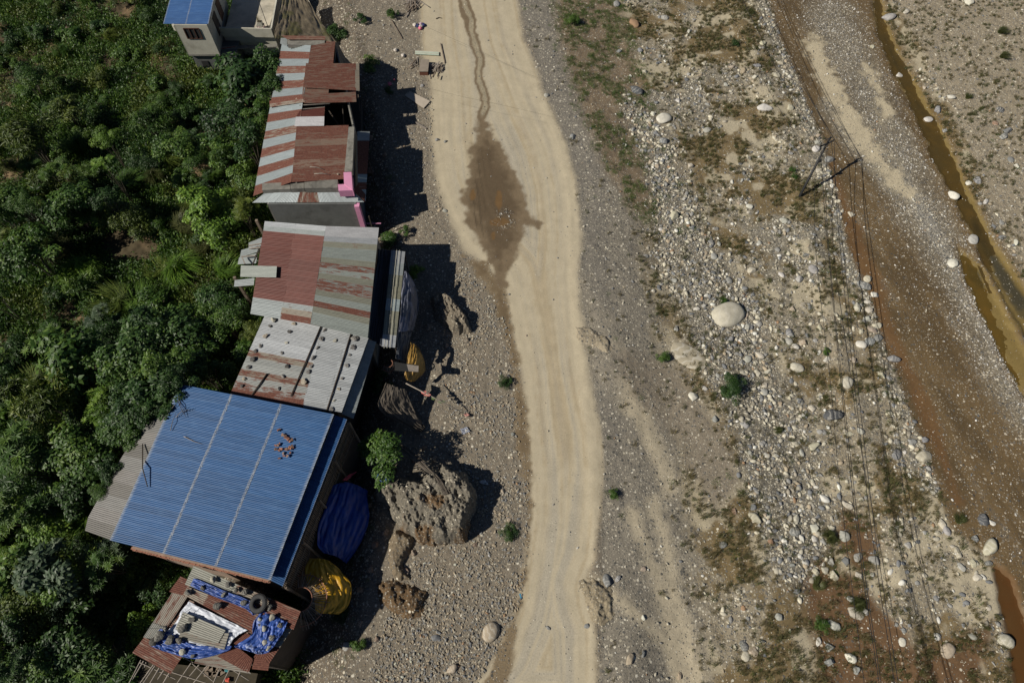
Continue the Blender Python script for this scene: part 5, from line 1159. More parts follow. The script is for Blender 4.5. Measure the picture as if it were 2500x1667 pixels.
# ---- F: patchwork shack with tarps
F = empty("patchwork_shack", P(520, 1520, -1.0), "shack roofed with rusty tin scraps, blue and white tarps and a tyre", "shack")
zf = 4.1
fs_ = lambda pts, dz_, col, ru, n=1, **k: rows(F, Q(XF, pts, [zf + dz_ + .35, zf + dz_ + .35, zf + dz_, zf + dz_]), n, k.pop('cols', [0, 1]), lambda i, j: (col if not callable(col) else col(i, j), ru if not callable(ru) else ru(i, j)), pitch=.11, amp=.022, **k)
def FQ(pts, z, col, ru, n=1, cols=(0, 1), cf=None):
    rows(F, Q(XF, pts, z if isinstance(z, list) else [z] * 4), n, list(cols), cf or (lambda i, j: (col, ru)), pitch=.115, amp=.022)
FQ([(872, 318), (1897, 752), (1830, 925), (790, 492)], [4.5, 4.3, 4.15, 4.35], None, None, 2, (0, .42, .72, 1), lambda i, j: (((.24, .24, .205), .3) if j == 0 else (ZBR, .5) if j == 1 and i == 0 else (RUSTC, .7)))
FQ([(745, 420), (850, 465), (800, 600), (640, 560)], 4.2, RUSTC, .72, 1)
FQ([(660, 1345), (480, 560), (800, 600), (800, 1345)], 3.6, M_DARK and (.1, .05, .04), .9, 1) if False else None
FQ([(690, 545), (480, 870), (610, 915), (812, 605)], [4.1, 3.95, 3.95, 4.1], (.27, .24, .20), .5, 1)       # ridges run down-left
FQ([(485, 862), (395, 1000), (512, 1022), (612, 905)], 3.98, (.24, .24, .215), .38, 1)
FQ([(812, 515), (1503, 772), (1425, 942), (775, 590)], [4.42, 4.25, 4.2, 4.38], None, None, 2, (0, .30, 1), lambda i, j: ((.25, .215, .17), .5) if j == 0 else (RUSTC, .68))
FQ([(400, 998), (762, 1188), (655, 1347), (288, 1145)], [3.95, 3.92, 3.75, 3.75], RUSTC, .66, 2)
FQ([(900, 1190), (1240, 1120), (1420, 1345), (880, 1245)], 3.85, (.24, .22, .185), .5, 1)
FQ([(1100, 1180), (1290, 1090), (1440, 1205), (1395, 1340)], [3.95, 3.97, 3.9, 3.85], RUSTC, .85, 2)
FQ([(1260, 1060), (1380, 960), (1480, 1010), (1420, 1130)], 3.98, RUSTC, .9, 1)
FQ([(1480, 1120), (1625, 1125), (1585, 1315), (1430, 1300)], [3.95, 3.95, 3.8, 3.8], RUSTC, .85, 2)
FQ([(1640, 1085), (1600, 1240), (1450, 1190), (1510, 1100)], 3.9, RUSTC, .8, 1)
FQ([(1740, 925), (1817, 917), (1700, 1095), (1640, 1080)], 4.05, (.28, .28, .24), .5, 1); FQ([(1700, 1000), (1775, 980), (1600, 1245), (1560, 1190)], 4.0, RUSTC, .75, 1)
FQ([(720, 600), (1500, 900), (1300, 1200), (500, 1000)], 3.86, RUSTC, .6, 4, (0, .5, 1))           # sheets under the tarps
WF = [P(*XF(420, 1130), 3.4), P(*XF(1560, 1270), 3.4), P(*XF(1830, 790), 3.4), P(*XF(880, 370), 3.4)]
walls(F, [xy(p) for p in WF], -2.0, 3.35, M_DWOOD)
# ---- tarps and weights on the shack roof
mbl = m_cloth("blue_white_tarp", (.03, .08, .31), (.55, .59, .66), .45, .35, 1.0, (.50, .60)); mbl2 = m_cloth("blue_tarp_plain", (.028, .075, .29), None, .4, .35); mwt = m_cloth("white_blue_tarp", (.58, .61, .68), (.05, .12, .36), .5, .12, 1.0, (.62, .72))
def fz(pts, z): return [[(*XF(*p), z) for p in row] for row in pts]
drape("roof_tarp", fz([[(885, 430), (1150, 545), (1420, 655), (1500, 770)], [(860, 470), (1120, 580), (1390, 690), (1480, 775)], [(838, 505), (1090, 615), (1360, 722), (1440, 790)]], 4.47), mbl2, "narrow blue tarp strip under the top row of stones", "tarp", wr=.05, wf=2.2, seed=2, group=None)
drape("roof_tarp", fz([[(830, 655), (1060, 770), (1290, 880), (1390, 930)], [(765, 740), (980, 850), (1200, 945), (1290, 985)], [(680, 880), (900, 960), (1120, 1030), (1225, 1060)], [(570, 960), (790, 1040), (1020, 1100), (1190, 1120)]], 4.12), mwt, "white sun-bleached tarp in the middle of the shack roof", "tarp", wr=.06, wf=2, seed=5)
drape("roof_tarp", fz([[(555, 915), (700, 975), (900, 1075), (1240, 1080)], [(500, 1000), (640, 1060), (880, 1140), (1225, 1110)], [(462, 1085), (650, 1150), (920, 1205), (1215, 1125)]], 4.16), mbl2, "bright blue tarp along the lower left of the shack roof", "tarp", wr=.07, wf=2, seed=7)
drape("roof_tarp", fz([[(1535, 740), (1650, 795), (1768, 850)], [(1460, 830), (1600, 900), (1740, 930)], [(1420, 975), (1560, 1010), (1690, 1020)], [(1275, 1085), (1480, 1110), (1635, 1095)], [(1390, 1120), (1490, 1162), (1590, 1145)]], 4.33), mbl, "crumpled blue and white tarp on the right of the shack roof", "tarp", wr=.10, wf=2, seed=9)
FQ([(772, 757), (1178, 932), (1108, 1056), (700, 918)], [4.36, 4.32, 4.28, 4.3], (.25, .245, .21), .32, 2); FQ([(752, 925), (1212, 962), (1166, 1116), (732, 1008)], [4.27, 4.25, 4.22, 4.22], (.22, .205, .17), .42, 2)
qf = Q(XF, [(872, 318), (1897, 752), (1600, 1240), (400, 1000)], [4.5, 4.3, 4.3, 4.2])
FS = [(1072, 453, 8, 'l'), (1206, 500, 8, 'g'), (1290, 550, 6, 'd'), (1378, 570, 9, 'd'), (1175, 592, 7, 'g'), (1368, 670, 8, 'g'), (1118, 702, 10, 'g'), (968, 530, 6, 'd'), (835, 575, 7, 'g'), (862, 833, 8, 'g'), (785, 915, 11, 'g'), (615, 920, 7, 'd'), (558, 995, 12, 'g'), (503, 1045, 10, 'd'), (657, 1028, 11, 'g'), (745, 1032, 8, 'd'), (775, 1140, 8, 'l'), (878, 1178, 5, 'g'), (1632, 815, 8, 'l'), (1708, 888, 7, 'd'), (1512, 828, 5, 'l'), (1557, 915, 7, 'l'), (1632, 1008, 8, 'g'), (1562, 1050, 7, 'l'), (1598, 1105, 7, 'l'), (1610, 722, 8, 'd'), (1510, 880, 4, 'd')]
for x, y, s, c in FS:
    wh = ("in the row above the tyre" if y < 720 and x < 1450 else "right beside the tyre" if y < 730 else "on the blue tarp at the lower left corner" if x < 700 else "on the crumpled right tarp" if x > 1400 else "beside the grey middle sheets")
    stone_on(qf, *XF(x, y), s, dict(l=(.38, .36, .29), g=(.13, .125, .11), d=(.075, .07, .062))[c], f"{'large' if s > 9 else 'small' if s < 7 else 'medium'} {dict(l='pale', g='grey-brown', d='dark')[c]} stone {wh} on the shack roof", "stones on the patchwork shack roof", dz=.12, meshes=BLD[3:7])
c = qf.at(*XF(1505, 680), .25); ty = empty("tyre", c, "old black truck tyre lying on the shack roof", "tyre")
def torus(R1, r1, n=40, k=10, sq=.75):
    v = []; f_ = []
    for i in range(n):
        a = i / n * 6.2832
        for j in range(k):
            b = j / k * 6.2832; rr2 = R1 + r1 * math.copysign(abs(math.cos(b)) ** .7, math.cos(b)); v.append((math.cos(a) * rr2, math.sin(a) * rr2, sq * r1 * math.copysign(abs(math.sin(b)) ** .7, math.sin(b))))
    for i in range(n):
        for j in range(k): f_.append((i * k + j, ((i + 1) % n) * k + j, ((i + 1) % n) * k + (j + 1) % k, i * k + (j + 1) % k))
    return v, f_
v, f_ = torus(.43, .15); link("tyre_body", mesh(v, f_, True, "tyre"), M_RUBBER, ty, c, (.08, -.15, 0))
tr = MB()
for i in range(36):
    a = i / 36 * 6.2832; tr.box((math.cos(a) * .585, math.sin(a) * .585, 0), (.03, .05, .2), a)
o = link("tread", mesh(tr.v, tr.f), M_RUBBER, ty, c, (.08, -.15, 0)); o["kind"] = "stuff"
pole("roof_wire", [qf.at(*XF(1120, 590), .25), qf.at(*XF(1210, 545), .3), qf.at(*XF(1390, 505), .15)], .012, M_CABLE, "thin cord looped over the stones above the tyre", "cord", None, None, 4)
pole("roof_wire", [qf.at(*XF(440, 918), .2), qf.at(*XF(600, 912), .3), qf.at(*XF(880, 720), .35)], .012, M_CABLE, "thin cord across the lower left of the shack roof", "cord", None, None, 4)
# bamboo frame below the shack
BF = empty("drying_rack", P(480, 1650, 1.5), "open rack of long bamboo poles sticking out below the shack", "rack")
for a, b in [((370, 1215), (255, 1439)), ((395, 1225), (290, 1400)), ((490, 1260), (360, 1439)), ((505, 1270), (390, 1439)), ((545, 1290), (455, 1439)), ((640, 1340), (580, 1439)), ((850, 1245), (715, 1439)), ((925, 1262), (810, 1400)), ((1005, 1270), (870, 1439)), ((1130, 1285), (1060, 1439)), ((1225, 1290), (1150, 1439)), ((1320, 1330), (1270, 1439)), ((360, 1240), (700, 1400)), ((560, 1300), (1000, 1439)), ((860, 1250), (1060, 1420)), ((770, 1190), (870, 1240)), ((1230, 1300), (1400, 1410)), ((420, 1235), (400, 1290)), ((590, 1310), (530, 1400))]:
    MB().tube([P(*XF(*a), 3.55), P(*XF(*b), 3.2)], .04, 5, .032).build("bamboo_pole", M_GWOOD, BF)
BFg = MB().prism([xy(P(*XF(*p), 1.2)) for p in ((260, 1200), (1400, 1330), (1330, 1600), (180, 1500))], -2.0, -.6); o = BFg.build("shade_dark_platform", plain("shade_dark_mud", (.05, .04, .024), .95, .5, 2), BF)  # platform darkened; the shade below the shack is put into its colour
for x, y, c_, lb in ((1190, 1310, (.03, .20, .22), "teal cloth rag in the bamboo rack"), (1195, 1405, (.50, .08, .05), "red cloth rag in the bamboo rack")):
    drape("cloth_rag", [[(*XF(x - 25, y - 22), -.4), (*XF(x + 22, y - 18), -.4)], [(*XF(x - 18, y + 18), -.45), (*XF(x + 20, y + 25), -.45)]], m_cloth("rag", c_, None, .8), lb, "rag", 8, 8, .06)
for k in range(9):
    x, y = 1010 + 42 * (k % 5), 1290 + 50 * (k // 5) + 12 * (k % 2); p = P(*XF(x, y), -.5)
    tag(MB().box(p, (.5, .28, .06), rnd.uniform(-.5, .9)).build("plank", M_WOOD), "short brown plank lying under the open bamboo rack", "plank", "planks under the bamboo rack")

# ---- cloths and tarps between houses and road
mg = m_cloth("grey_white_tarp", (.20, .21, .27), (.11, .12, .15), .6, .2); my = m_cloth("mustard_tarp", (.36, .21, .045), (.24, .14, .035), .5, .25, 1, (.5, .65)); mn = m_cloth("brown_shade_net", (.12, .10, .078), (.085, .07, .055), .85, .2)
myy = m_cloth("yellow_tarp", (.50, .27, .010), None, .45, .2); mbb = m_cloth("deep_blue_tarp", (.010, .042, .25), None, .35, .3); mps = m_cloth("plastic_sheet", (.20, .165, .115), (.13, .12, .06), .25, .3, .72)
drape("hanging_tarp", [[(988, 662, 3.7), (991, 663, 3.7), (995, 665, 3.6)], [(982, 705, 3.65), (1002, 700, 3.2), (1016, 704, 2.3)], [(978, 760, 3.6), (1003, 755, 3.0), (1022, 750, 2.0)], [(974, 810, 3.5), (996, 808, 2.8), (1009, 806, 1.9)]], mg, "pale grey tarp bulging out beyond the clear awning", "tarp", wr=.08, wf=1, seed=11)
drape("hanging_tarp", [[(978, 762, 3.5), (986, 770, 3.1), (993, 785, 2.4)], [(970, 810, 3.4), (985, 815, 2.9), (1003, 810, 2.1)], [(968, 850, 3.2), (980, 852, 2.7), (996, 850, 2.0)], [(964, 874, 3.1), (980, 878, 2.6), (992, 882, 1.9)]], m_cloth("slate_tarp", (.10, .11, .125), None, .6, .3), "slate grey tarp hanging below the pale one", "tarp", wr=.10, wf=1.4, seed=13)
drape("mustard_tarp", [[(*XT(690, 385), 2.6), (*XT(735, 410), 2.4), (*XT(775, 450), 2.1)], [(*XT(660, 500), 2.7), (*XT(750, 500), 2.4), (*XT(835, 590), 1.5)], [(*XT(640, 620), 2.6), (*XT(740, 640), 2.2), (*XT(835, 690), 1.2)], [(*XT(620, 720), 2.4), (*XT(700, 790), 1.7), (*XT(770, 770), 1.1)], [(*XT(640, 790), 2.0), (*XT(680, 808), 1.6), (*XT(710, 805), 1.2)]], my, "mustard yellow tarp bulging beside the basket frame", "tarp", wr=.08, wf=1.2, seed=15)
drape("shade_net", [[(*XT(415, 820), 2.9), (*XT(500, 860), 2.8), (*XT(620, 900), 2.2)], [(*XT(330, 1060), 2.6), (*XT(480, 1040), 2.2), (*XT(690, 1060), 1.3)], [(*XT(420, 1180), 1.9), (*XT(600, 1200), 1.3), (*XT(760, 1190), .7)], [(*XT(780, 1360), .45), (*XT(815, 1350), .4), (*XT(838, 1310), .3)]], mn, "large brown shade net stretched down to a point", "net", wr=.10, wf=1.6, seed=17, dirx=1.6, diry=.15)
drape("shade_net", [[(*XN(830, 600), 2.4), (*XN(900, 590), 2.4), (*XN(975, 640), 2.0)], [(*XN(960, 690), 2.2), (*XN(1030, 680), 2.1), (*XN(1080, 740), 1.8)], [(*XN(1090, 800), 2.0), (*XN(1140, 800), 2.0), (*XN(1170, 850), 1.9)], [(*XN(1185, 880), 2.0), (*XN(1215, 870), 2.0), (*XN(1240, 910), 1.95)], [(*XN(1252, 1008), 1.95), (*XN(1285, 1000), 2.0), (*XN(1308, 985), 1.95)]], mn, "narrow brown shade net draped over the mound", "net", wr=.06, wf=1.6, seed=19, dirx=1.6, diry=.15)
drape("blue_tarp", [[(*XN(370, 930), 2.2), (*XN(500, 905), 1.7), (*XN(640, 972), .7)], [(*XN(330, 1040), 2.4), (*XN(480, 1040), 1.7), (*XN(650, 1060), .5)], [(*XN(262, 1240), 2.4), (*XN(440, 1200), 1.6), (*XN(652, 1200), .5)], [(*XN(245, 1400), 2.0), (*XN(400, 1400), 1.3), (*XN(590, 1385), .1)], [(*XN(300, 1470), 1.6), (*XN(400, 1500), .9), (*XN(480, 1550), 0)]], mbb, "deep blue tarp hanging beside the blue roofed house", "tarp", 46, 46, .10, 1.2, 21)
drape("yellow_tarp", [[(*XW(190, 380), 2.4), (*XW(280, 380), 2.4), (*XW(360, 402), 2.3)], [(*XW(150, 480), 2.5), (*XW(300, 470), 2.5), (*XW(450, 490), 1.9)], [(*XW(180, 620), 2.6), (*XW(350, 600), 2.4), (*XW(530, 600), 1.6)], [(*XW(230, 720), 2.4), (*XW(370, 720), 2.1), (*XW(495, 775), 1.3)], [(*XW(235, 826), 2.0), (*XW(330, 830), 1.7), (*XW(425, 836), 1.2)]], myy, "bright yellow tarp beside the shack and stick fan", "tarp", 40, 40, .10, 1.3, 23, 1.3, .3)
drape("plastic_sheet", [[(692, -12, 1.7), (718, -12, 1.6), (746, -12, 1.5)], [(684, 30, 1.7), (724, 30, 1.2), (772, 35, .6)], [(674, 70, 1.6), (730, 75, .9), (800, 75, .1)], [(670, 94, 1.5), (735, 100, .6), (822, 104, -.5)]], mps, "translucent brown plastic sheet draped from the terrace", "plastic sheet", wr=.10, wf=1.3, seed=25, dirx=1.4, diry=.2)
drape("plastic_sheet", [[(*X2(1312, 290), 4.6), (*X2(1330, 300), 3.8)], [(*X2(1310, 380), 4.4), (*X2(1380, 390), 1.8)], [(*X2(1302, 435), 4.3), (*X2(1424, 437), .6)]], m_cloth("grey_net", (.11, .10, .085), None, .8, .3), "grey netting hung on the right end of the striped roof", "net", wr=.06, wf=1.4, seed=27)
drape("blue_cloth", [[(*XN(700, 850), 2.0), (*XN(760, 840), 2.1), (*XN(800, 870), 1.9)], [(*XN(735, 915), 1.7), (*XN(780, 915), 1.7), (*XN(835, 880), 1.7)]], m_cloth("blue_rag", (.05, .11, .28), (.4, .45, .5), .7), "crumpled blue cloth under the small tree", "cloth", 14, 14, .12, 1.5, 29)
drape("red_cloth", [[(*XN(440, 890), 2.9), (*XN(500, 840), 2.9)], [(*XN(480, 890), 2.6), (*XN(570, 815), 2.7)]], m_cloth("red_rag", (.35, .04, .06), None, .7), "red cloth hanging at the top of the deep blue tarp", "cloth", 12, 12, .06, 1.5, 31)
drape("plastic_litter", [[(*XN(1380, 480), .05), (*XN(1440, 462), .1)], [(*XN(1400, 525), .05), (*XN(1465, 500), .08)]], m_cloth("clear_plastic", (.40, .43, .52), None, .2, .2, .7), "crumpled clear plastic on the gravel above the mound", "plastic litter", 14, 14, .10, 2, 33)
drape("white_litter", [[(*XN(1535, 900), .05), (*XN(1580, 880), .1)], [(*XN(1550, 915), .05), (*XN(1615, 925), .08)]], m_cloth("white_plastic", (.7, .7, .68), None, .5, .2), "white plastic bag on gravel right of the mound", "plastic litter", 12, 12, .08, 2, 35)

# ---- stick fan and basket frame
def fan(c, z, r0, r1, n, a0, a1, label, name, mat=M_WOOD):
    t = empty(name, P(*c, z), label, "stick frame"); p = P(*c, z)
    for i in range(n):
        a = a0 + (a1 - a0) * i / (n - 1) + rnd.uniform(-.03, .03); rr3 = r1 * rnd.uniform(.85, 1.08)
        MB().tube([p + Vector((math.cos(a) * r0, math.sin(a) * r0, .1)), p + Vector((math.cos(a) * rr3, math.sin(a) * rr3, -.35 + rnd.uniform(-.08, .08)))], .028, 5, .02).build("stick", mat if i % 3 else M_GWOOD, t)
    for q_, zz in ((r0, .12), (r1 * .92, -.25)):
        MB().tube([p + Vector((math.cos(a0 + (a1 - a0) * i / 20) * q_, math.sin(a0 + (a1 - a0) * i / 20) * q_, zz)) for i in range(21)], .03, 5).build("hoop", plain("reddish_wood", (.30, .14, .09), .8, .3, 5), t)
    return t
fan(XF(1900, 640), 2.9, .75, 1.75, 34, -1.5, 1.9, "fan of split sticks between the blue roof and the yellow tarp", "stick_fan")
fan(XT(440, 620), 2.5, .35, .6, 13, -2.6, 1.2, "small round basket frame of red sticks in the shade", "basket_frame")
# plank beside the basket, leaning pole with rags
tag(MB().slab([P(*XT(640, 620), 2.9), P(*XT(770, 640), 2.7), P(*XT(768, 705), 2.7), P(*XT(620, 695), 2.9)], .06).build("board", M_GWOOD), "pale board lying over the mustard tarp", "board")
tag(MB().slab([P(*XT(505, 595), 3.0), P(*XT(640, 620), 2.9), P(*XT(650, 700), 2.9), P(*XT(512, 690), 3.0)], .06).build("board", M_DARK), "dark board between basket frame and pale board", "board")
lp = empty("leaning_pole", G(*XT(1340, 1200)), "long leaning pole with red rags and a leaf on the gravel", "pole")
pa, pb2 = P(*XT(630, 830), 2.4), P(*XT(1340, 1200), .15); MB().tube([pa, pa * .5 + pb2 * .5 + Vector((0, 0, .08)), pb2], .05, 6, .03).build("pole", M_GWOOD, lp, True)
for t, c_ in ((.28, (.50, .16, .14)), (.34, (.50, .18, .15)), (.45, (.10, .14, .05)), (.55, (.14, .16, .09)), (.94, (.55, .26, .22))):
    p = pa * (1 - t) + pb2 * t; v = [(p.x + rnd.uniform(-.15, .15) + .22 * math.cos(k), p.y + .16 * math.sin(k), p.z + .05 + .05 * math.sin(3 * k)) for k in (0, 1.2, 2.3, 3.5, 4.9)]
    o = link("rag", mesh(v, [(0, 1, 2), (0, 2, 3), (0, 3, 4)]), m_cloth("rag_", c_, None, .8), lp); o.modifiers.new("thickness", 'SOLIDIFY').thickness = .02

# ---- mounds
def heap(name, poly, hgt, label, cat, edge=26, col=(.25, .215, .165), seed=0, sp=.07, dark=None, rough=.3, steep=None):
    pts = [G(*p) for p in poly]; pl = [(p.x, p.y) for p in pts]; xs_ = [p[0] for p in pl]; ys_ = [p[1] for p in pl]
    X, Y = np.meshgrid(np.arange(min(xs_) - .4, max(xs_) + .4, sp), np.arange(min(ys_) - .4, max(ys_) + .4, sp))
    s = sd(X, Y, pl) + .22 * fbm(X * 1.4, Y * 1.4, 3, 700 + seed) + .08 * fbm(X * 5, Y * 5, 2, 705 + seed)
    e = edge / 33.0; prof = ss(0, 1, -s / e) ** .6
    cx_, cy_ = np.mean(xs_), np.mean(ys_)
    if steep: # steep towards +x,+y, gentle on the other side
        g = ((X - cx_) * steep[0] + (Y - cy_) * steep[1]) / (max(xs_) - min(xs_)); prof = prof * (.6 + .65 * ss(-.8, .5, g)) 
    rg = (np.abs(fbm(X * 1.1, Y * 1.1, 5, 710 + seed, .62)) * -1.8 + .5) + .30 * fbm(X * 4.4, Y * 4.4, 3, 720 + seed, .65) - .9 * np.abs(fbm(X * 2.6 + Y, Y * 1.8 - X * .6, 4, 715 + seed, .6))
    st_ = np.floor(fbm(X * 1.3 + Y * .5, Y * .8 - X * .3, 4, 760 + seed) * 4.5) / 4.5; rg = rg * .8 + st_ * 1.5
    Z = gz(X, Y) + hgt * prof + rough * rg * np.clip(prof * 2, 0, 1) - .25 * (s > 0)
    n1 = fbm(X * .8, Y * .8, 4, 730 + seed)
    C = np.array(col) * (1 + .25 * n1[..., None]); 
    if dark:
        mk = ss(-.1, .25, n1 + .9 * ((cy_ - Y) / (max(ys_) - min(ys_))) - .32); C = C * (1 - mk[..., None]) + np.array(dark) * mk[..., None]
    me = grid_mesh(X, Y, Z, s < .25, (C, np.full(X.shape, .42), np.zeros(X.shape)), name)
    return tag(link(name, me, M_GROUND), label, cat)
heap("rock_mound", [XN(*p) for p in ((850, 900), (930, 870), (1060, 900), (1200, 830), (1250, 775), (1430, 850), (1510, 980), (1520, 1090), (1470, 1250), (1430, 1390), (1250, 1410), (1050, 1390), (900, 1290), (840, 1180), (720, 1030), (680, 920))], 1.75, "big eroded earth and rock mound beside the small tree", "mound", 22, (.185, .165, .13), 1, .055, (.15, .095, .05), .32, (.8, .35))
heap("earth_heap", [(918, 1425), (960, 1410), (1000, 1425), (1050, 1448), (1040, 1480), (1030, 1510), (1000, 1512), (960, 1500), (925, 1470)], .65, "brown heap of crumbled earth below the big mound", "earth heap", 28, (.13, .083, .043), 3, .055, None, .2, (.8, -.2))
heap("rock_outcrop", [(1050, 735), (1075, 720), (1110, 735), (1140, 775), (1152, 812), (1120, 818), (1080, 800), (1055, 770)], 1.0, "small rugged outcrop at the shadow edge by the awning", "outcrop", 16, (.19, .16, .12), 5, .055, None, .34, (.7, .6))
heap("earth_ledge", [(965, 1290), (1010, 1310), (1000, 1345), (980, 1380), (1000, 1412), (960, 1412), (945, 1370), (950, 1320)], .5, "narrow crumbling ledge between the mound and the earth heap", "earth ledge", 16, (.19, .15, .10), 7, .055, (.15, .10, .055), .14)
heap("earth_ledge", [(1400, 795), (1440, 800), (1490, 830), (1497, 855), (1480, 862), (1440, 845), (1410, 830)], .22, "low silt ledge right of the middle of the road", "earth ledge", 14, (.33, .28, .20), 9, .06, None, .09)
heap("rubble_berm", [(1410, 1415), (1440, 1405), (1490, 1420), (1510, 1470), (1500, 1500), (1470, 1530), (1440, 1520), (1425, 1470)], .3, "low earth berm on the lower right road edge", "earth berm", 22, (.30, .25, .17), 11, .06, None, .16)

for k, (x, y, s) in enumerate([(965,1330,14),(990,1395,12),(1010,1350,9),(955,1225,15),(940,1300,12),(985,1275,13),(1175,1250,8),(1160,1330,7),(1010,1120,12),(1035,1095,9),(1060,1120,10),(900,1235,12),(915,1330,10),(905,1390,11),(880,1440,9),(1140,830,9),(1090,845,8),(1045,800,12),(1020,860,9),(1040,980,8),(905,420,12),(925,500,10),(900,340,13),(940,380,9),(960,450,8),(880,1520,9),(920,1560,8)]):
    o_, _ = place_rock(x, y, s, TAN, "broken_rock", f"{'large' if s > 11 else 'small'} broken brown rock {'in the house shadow by the striped roof' if y < 520 else 'near the outcrop and awning' if y < 900 else 'beside the big mound' if y < 1300 else 'below the big mound'}", "rock", "broken rocks on the left bank", ANG, r); o_.color = (.20 + .05 * rnd.random(), .17, .125, 1); o_.scale.z *= 1.7
# ---- boards, timber and cloth by the road
K = lambda x, y: (880 + x / 4.9, y / 4.9)
def gslab(name, pts, h, th, mat, label, cat, f_=K):
    return tag(MB().slab([G(*f_(*p), h) for p in pts], th).build(name, mat), label, cat)
mgr = plain("green_white_paint", (.45, .52, .42), .7, .15, 3)
gb = empty("tin_plank", G(*K(800, 640)), "pale green ribbed plank lying at the road edge", "plank")
for k in range(4):
    y = 620 + 11 * k; MB().slab([G(*K(655, y), .14 + .02 * (k % 2)), G(*K(940, y + 14), .14 + .02 * (k % 2)), G(*K(940, y + 25), .14 + .02 * (k % 2)), G(*K(655, y + 10), .14 + .02 * (k % 2))], .05).build("rib", mgr if k % 2 else M_WHITEW, gb)
gslab("flat_board", [(530, 1155), (600, 1110), (835, 1225), (760, 1308)], .16, .07, plain("pinkish_board", (.42, .36, .29), .9, .12, 2), "long pale plywood board at the left edge of the road", "board")
tag(MB().bar(G(*K(960, 530), .08), G(*K(1010, 762), .08), .09).build("timber", M_WOOD), "single thin timber on the road beside the green plank", "timber")
tag(MB().bar(G(*K(655, 1470), .08), G(*K(790, 1550), .08), .16, .06).build("timber", M_GWOOD), "grey timber on the rubble below the pale board", "timber")
tag(MB().bar(G(*K(370, 250), .1), G(*K(500, 470), .1), .07).build("timber", M_WOOD), "long thin stick on the earth slope above the rubble", "timber")
bx = empty("wooden_box", G(*K(760, 850)), "brown wooden box in the timber heap by the road", "box")
bp = [xy(G(*K(*p))) for p in ((712, 905), (810, 905), (825, 770), (735, 765))]; bz = gzs(*bp[0])
MB().prism(bp, bz, bz + .5).build("box_body", plain("red_brown_wood", (.16, .06, .035), .8, .2, 4), bx); MB().prism([(x + (.04 if i in (1, 2) else -.04), y + (.04 if i > 1 else -.04)) for i, (x, y) in enumerate(bp)], bz + .503, bz + .56).build("lid", plain("box_top", (.30, .25, .20), .8, .15, 3), bx)
def timber_heap(cx_, cy_, rad, n, label, f_=K, lo=40, hi=130):
    p = G(*f_(cx_, cy_))
    for i in range(n):
        a = rnd.uniform(0, 3.14) if rnd.random() < .4 else rnd.gauss(-1.15, .25); q = (cx_ + rnd.gauss(0, rad * .45), cy_ + rnd.gauss(0, rad * .4)); l_ = rnd.uniform(lo, hi)
        z = .05 + .03 * (i % 7); g0 = G(*f_(q[0] - math.cos(a) * l_ / 2, q[1] - math.sin(a) * l_ / 2), z + rnd.uniform(0, .12)); g1 = G(*f_(q[0] + math.cos(a) * l_ / 2, q[1] + math.sin(a) * l_ / 2), z)
        tag(MB().bar(g0, g1, rnd.uniform(.05, .12), .05).build("timber", M_GWOOD if i % 3 else M_WOOD), label, "timber", "loose timber in heaps")
timber_heap(900, 840, 85, 34, "broken timber scattered around the wooden box"); timber_heap(630, 70, 80, 36, "driftwood stick in the heap at the top", K, 60, 170); timber_heap(640, 780, 60, 10, "small stick on the rubble left of the wooden box", K, 30, 70)
mcl = [m_cloth("cloth_" + n, c_, None, .85, .2) for n, c_ in (("pink", (.62, .16, .24)), ("navy", (.03, .04, .14)), ("cream", (.55, .50, .44)), ("lilac", (.42, .30, .36)))]
for k, (x, y, c_, lb) in enumerate([(715, 335, 0, "pink cloth in the clothes heap by the road"), (685, 310, 1, "navy cloth on the left of the clothes heap"), (752, 300, 1, "navy cloth on the right of the clothes heap"), (650, 300, 2, "cream cloth at the left end of the clothes heap"), (725, 290, 3, "lilac cloth on top of the clothes heap"), (720, 318, 2, "cream cloth in the middle of the clothes heap"), (350, 1005, 0, "bright pink rag lying at the shadow edge"), (405, 955, 0, "small pink scrap above the bright pink rag"), (510, 665, 2, "pale blue-white rag in the rubble"), (420, 600, 2, "white rag in the rubble near the slope")]):
    w_, h_ = (22, 16) if k != 7 else (9, 7); g = gzs(*xy(G(*K(x, y))))
    drape("cloth", [[(*K(x - w_, y - h_), g + .08), (*K(x + w_ * .2, y - h_ * 1.4), g + .14), (*K(x + w_, y - h_ * .6), g + .08)], [(*K(x - w_ * 1.1, y), g + .14), (*K(x, y), g + .26), (*K(x + w_ * 1.1, y + 3), g + .12)], [(*K(x - w_ * .8, y + h_), g + .07), (*K(x, y + h_ * 1.3), g + .12), (*K(x + w_ * .9, y + h_), g + .07)]], mcl[c_], lb, "cloth", 12, 12, .07, 1.4, 40 + k, group="clothes left by the road")
tag(MB().box(G(1271, 1455, .03), (.10, .35, .05), .3).build("plastic_scrap", m_cloth("cyan", (.05, .25, .4), None, .5)), "tiny blue plastic scrap on the lower road", "litter")
pole("road_stick", [G(*K(905, 232), .05), G(*K(940, 218), .06), G(*K(975, 226), .05)], .06, M_DWOOD, "bent dark stick lying on the upper road", "stick", None, .03)

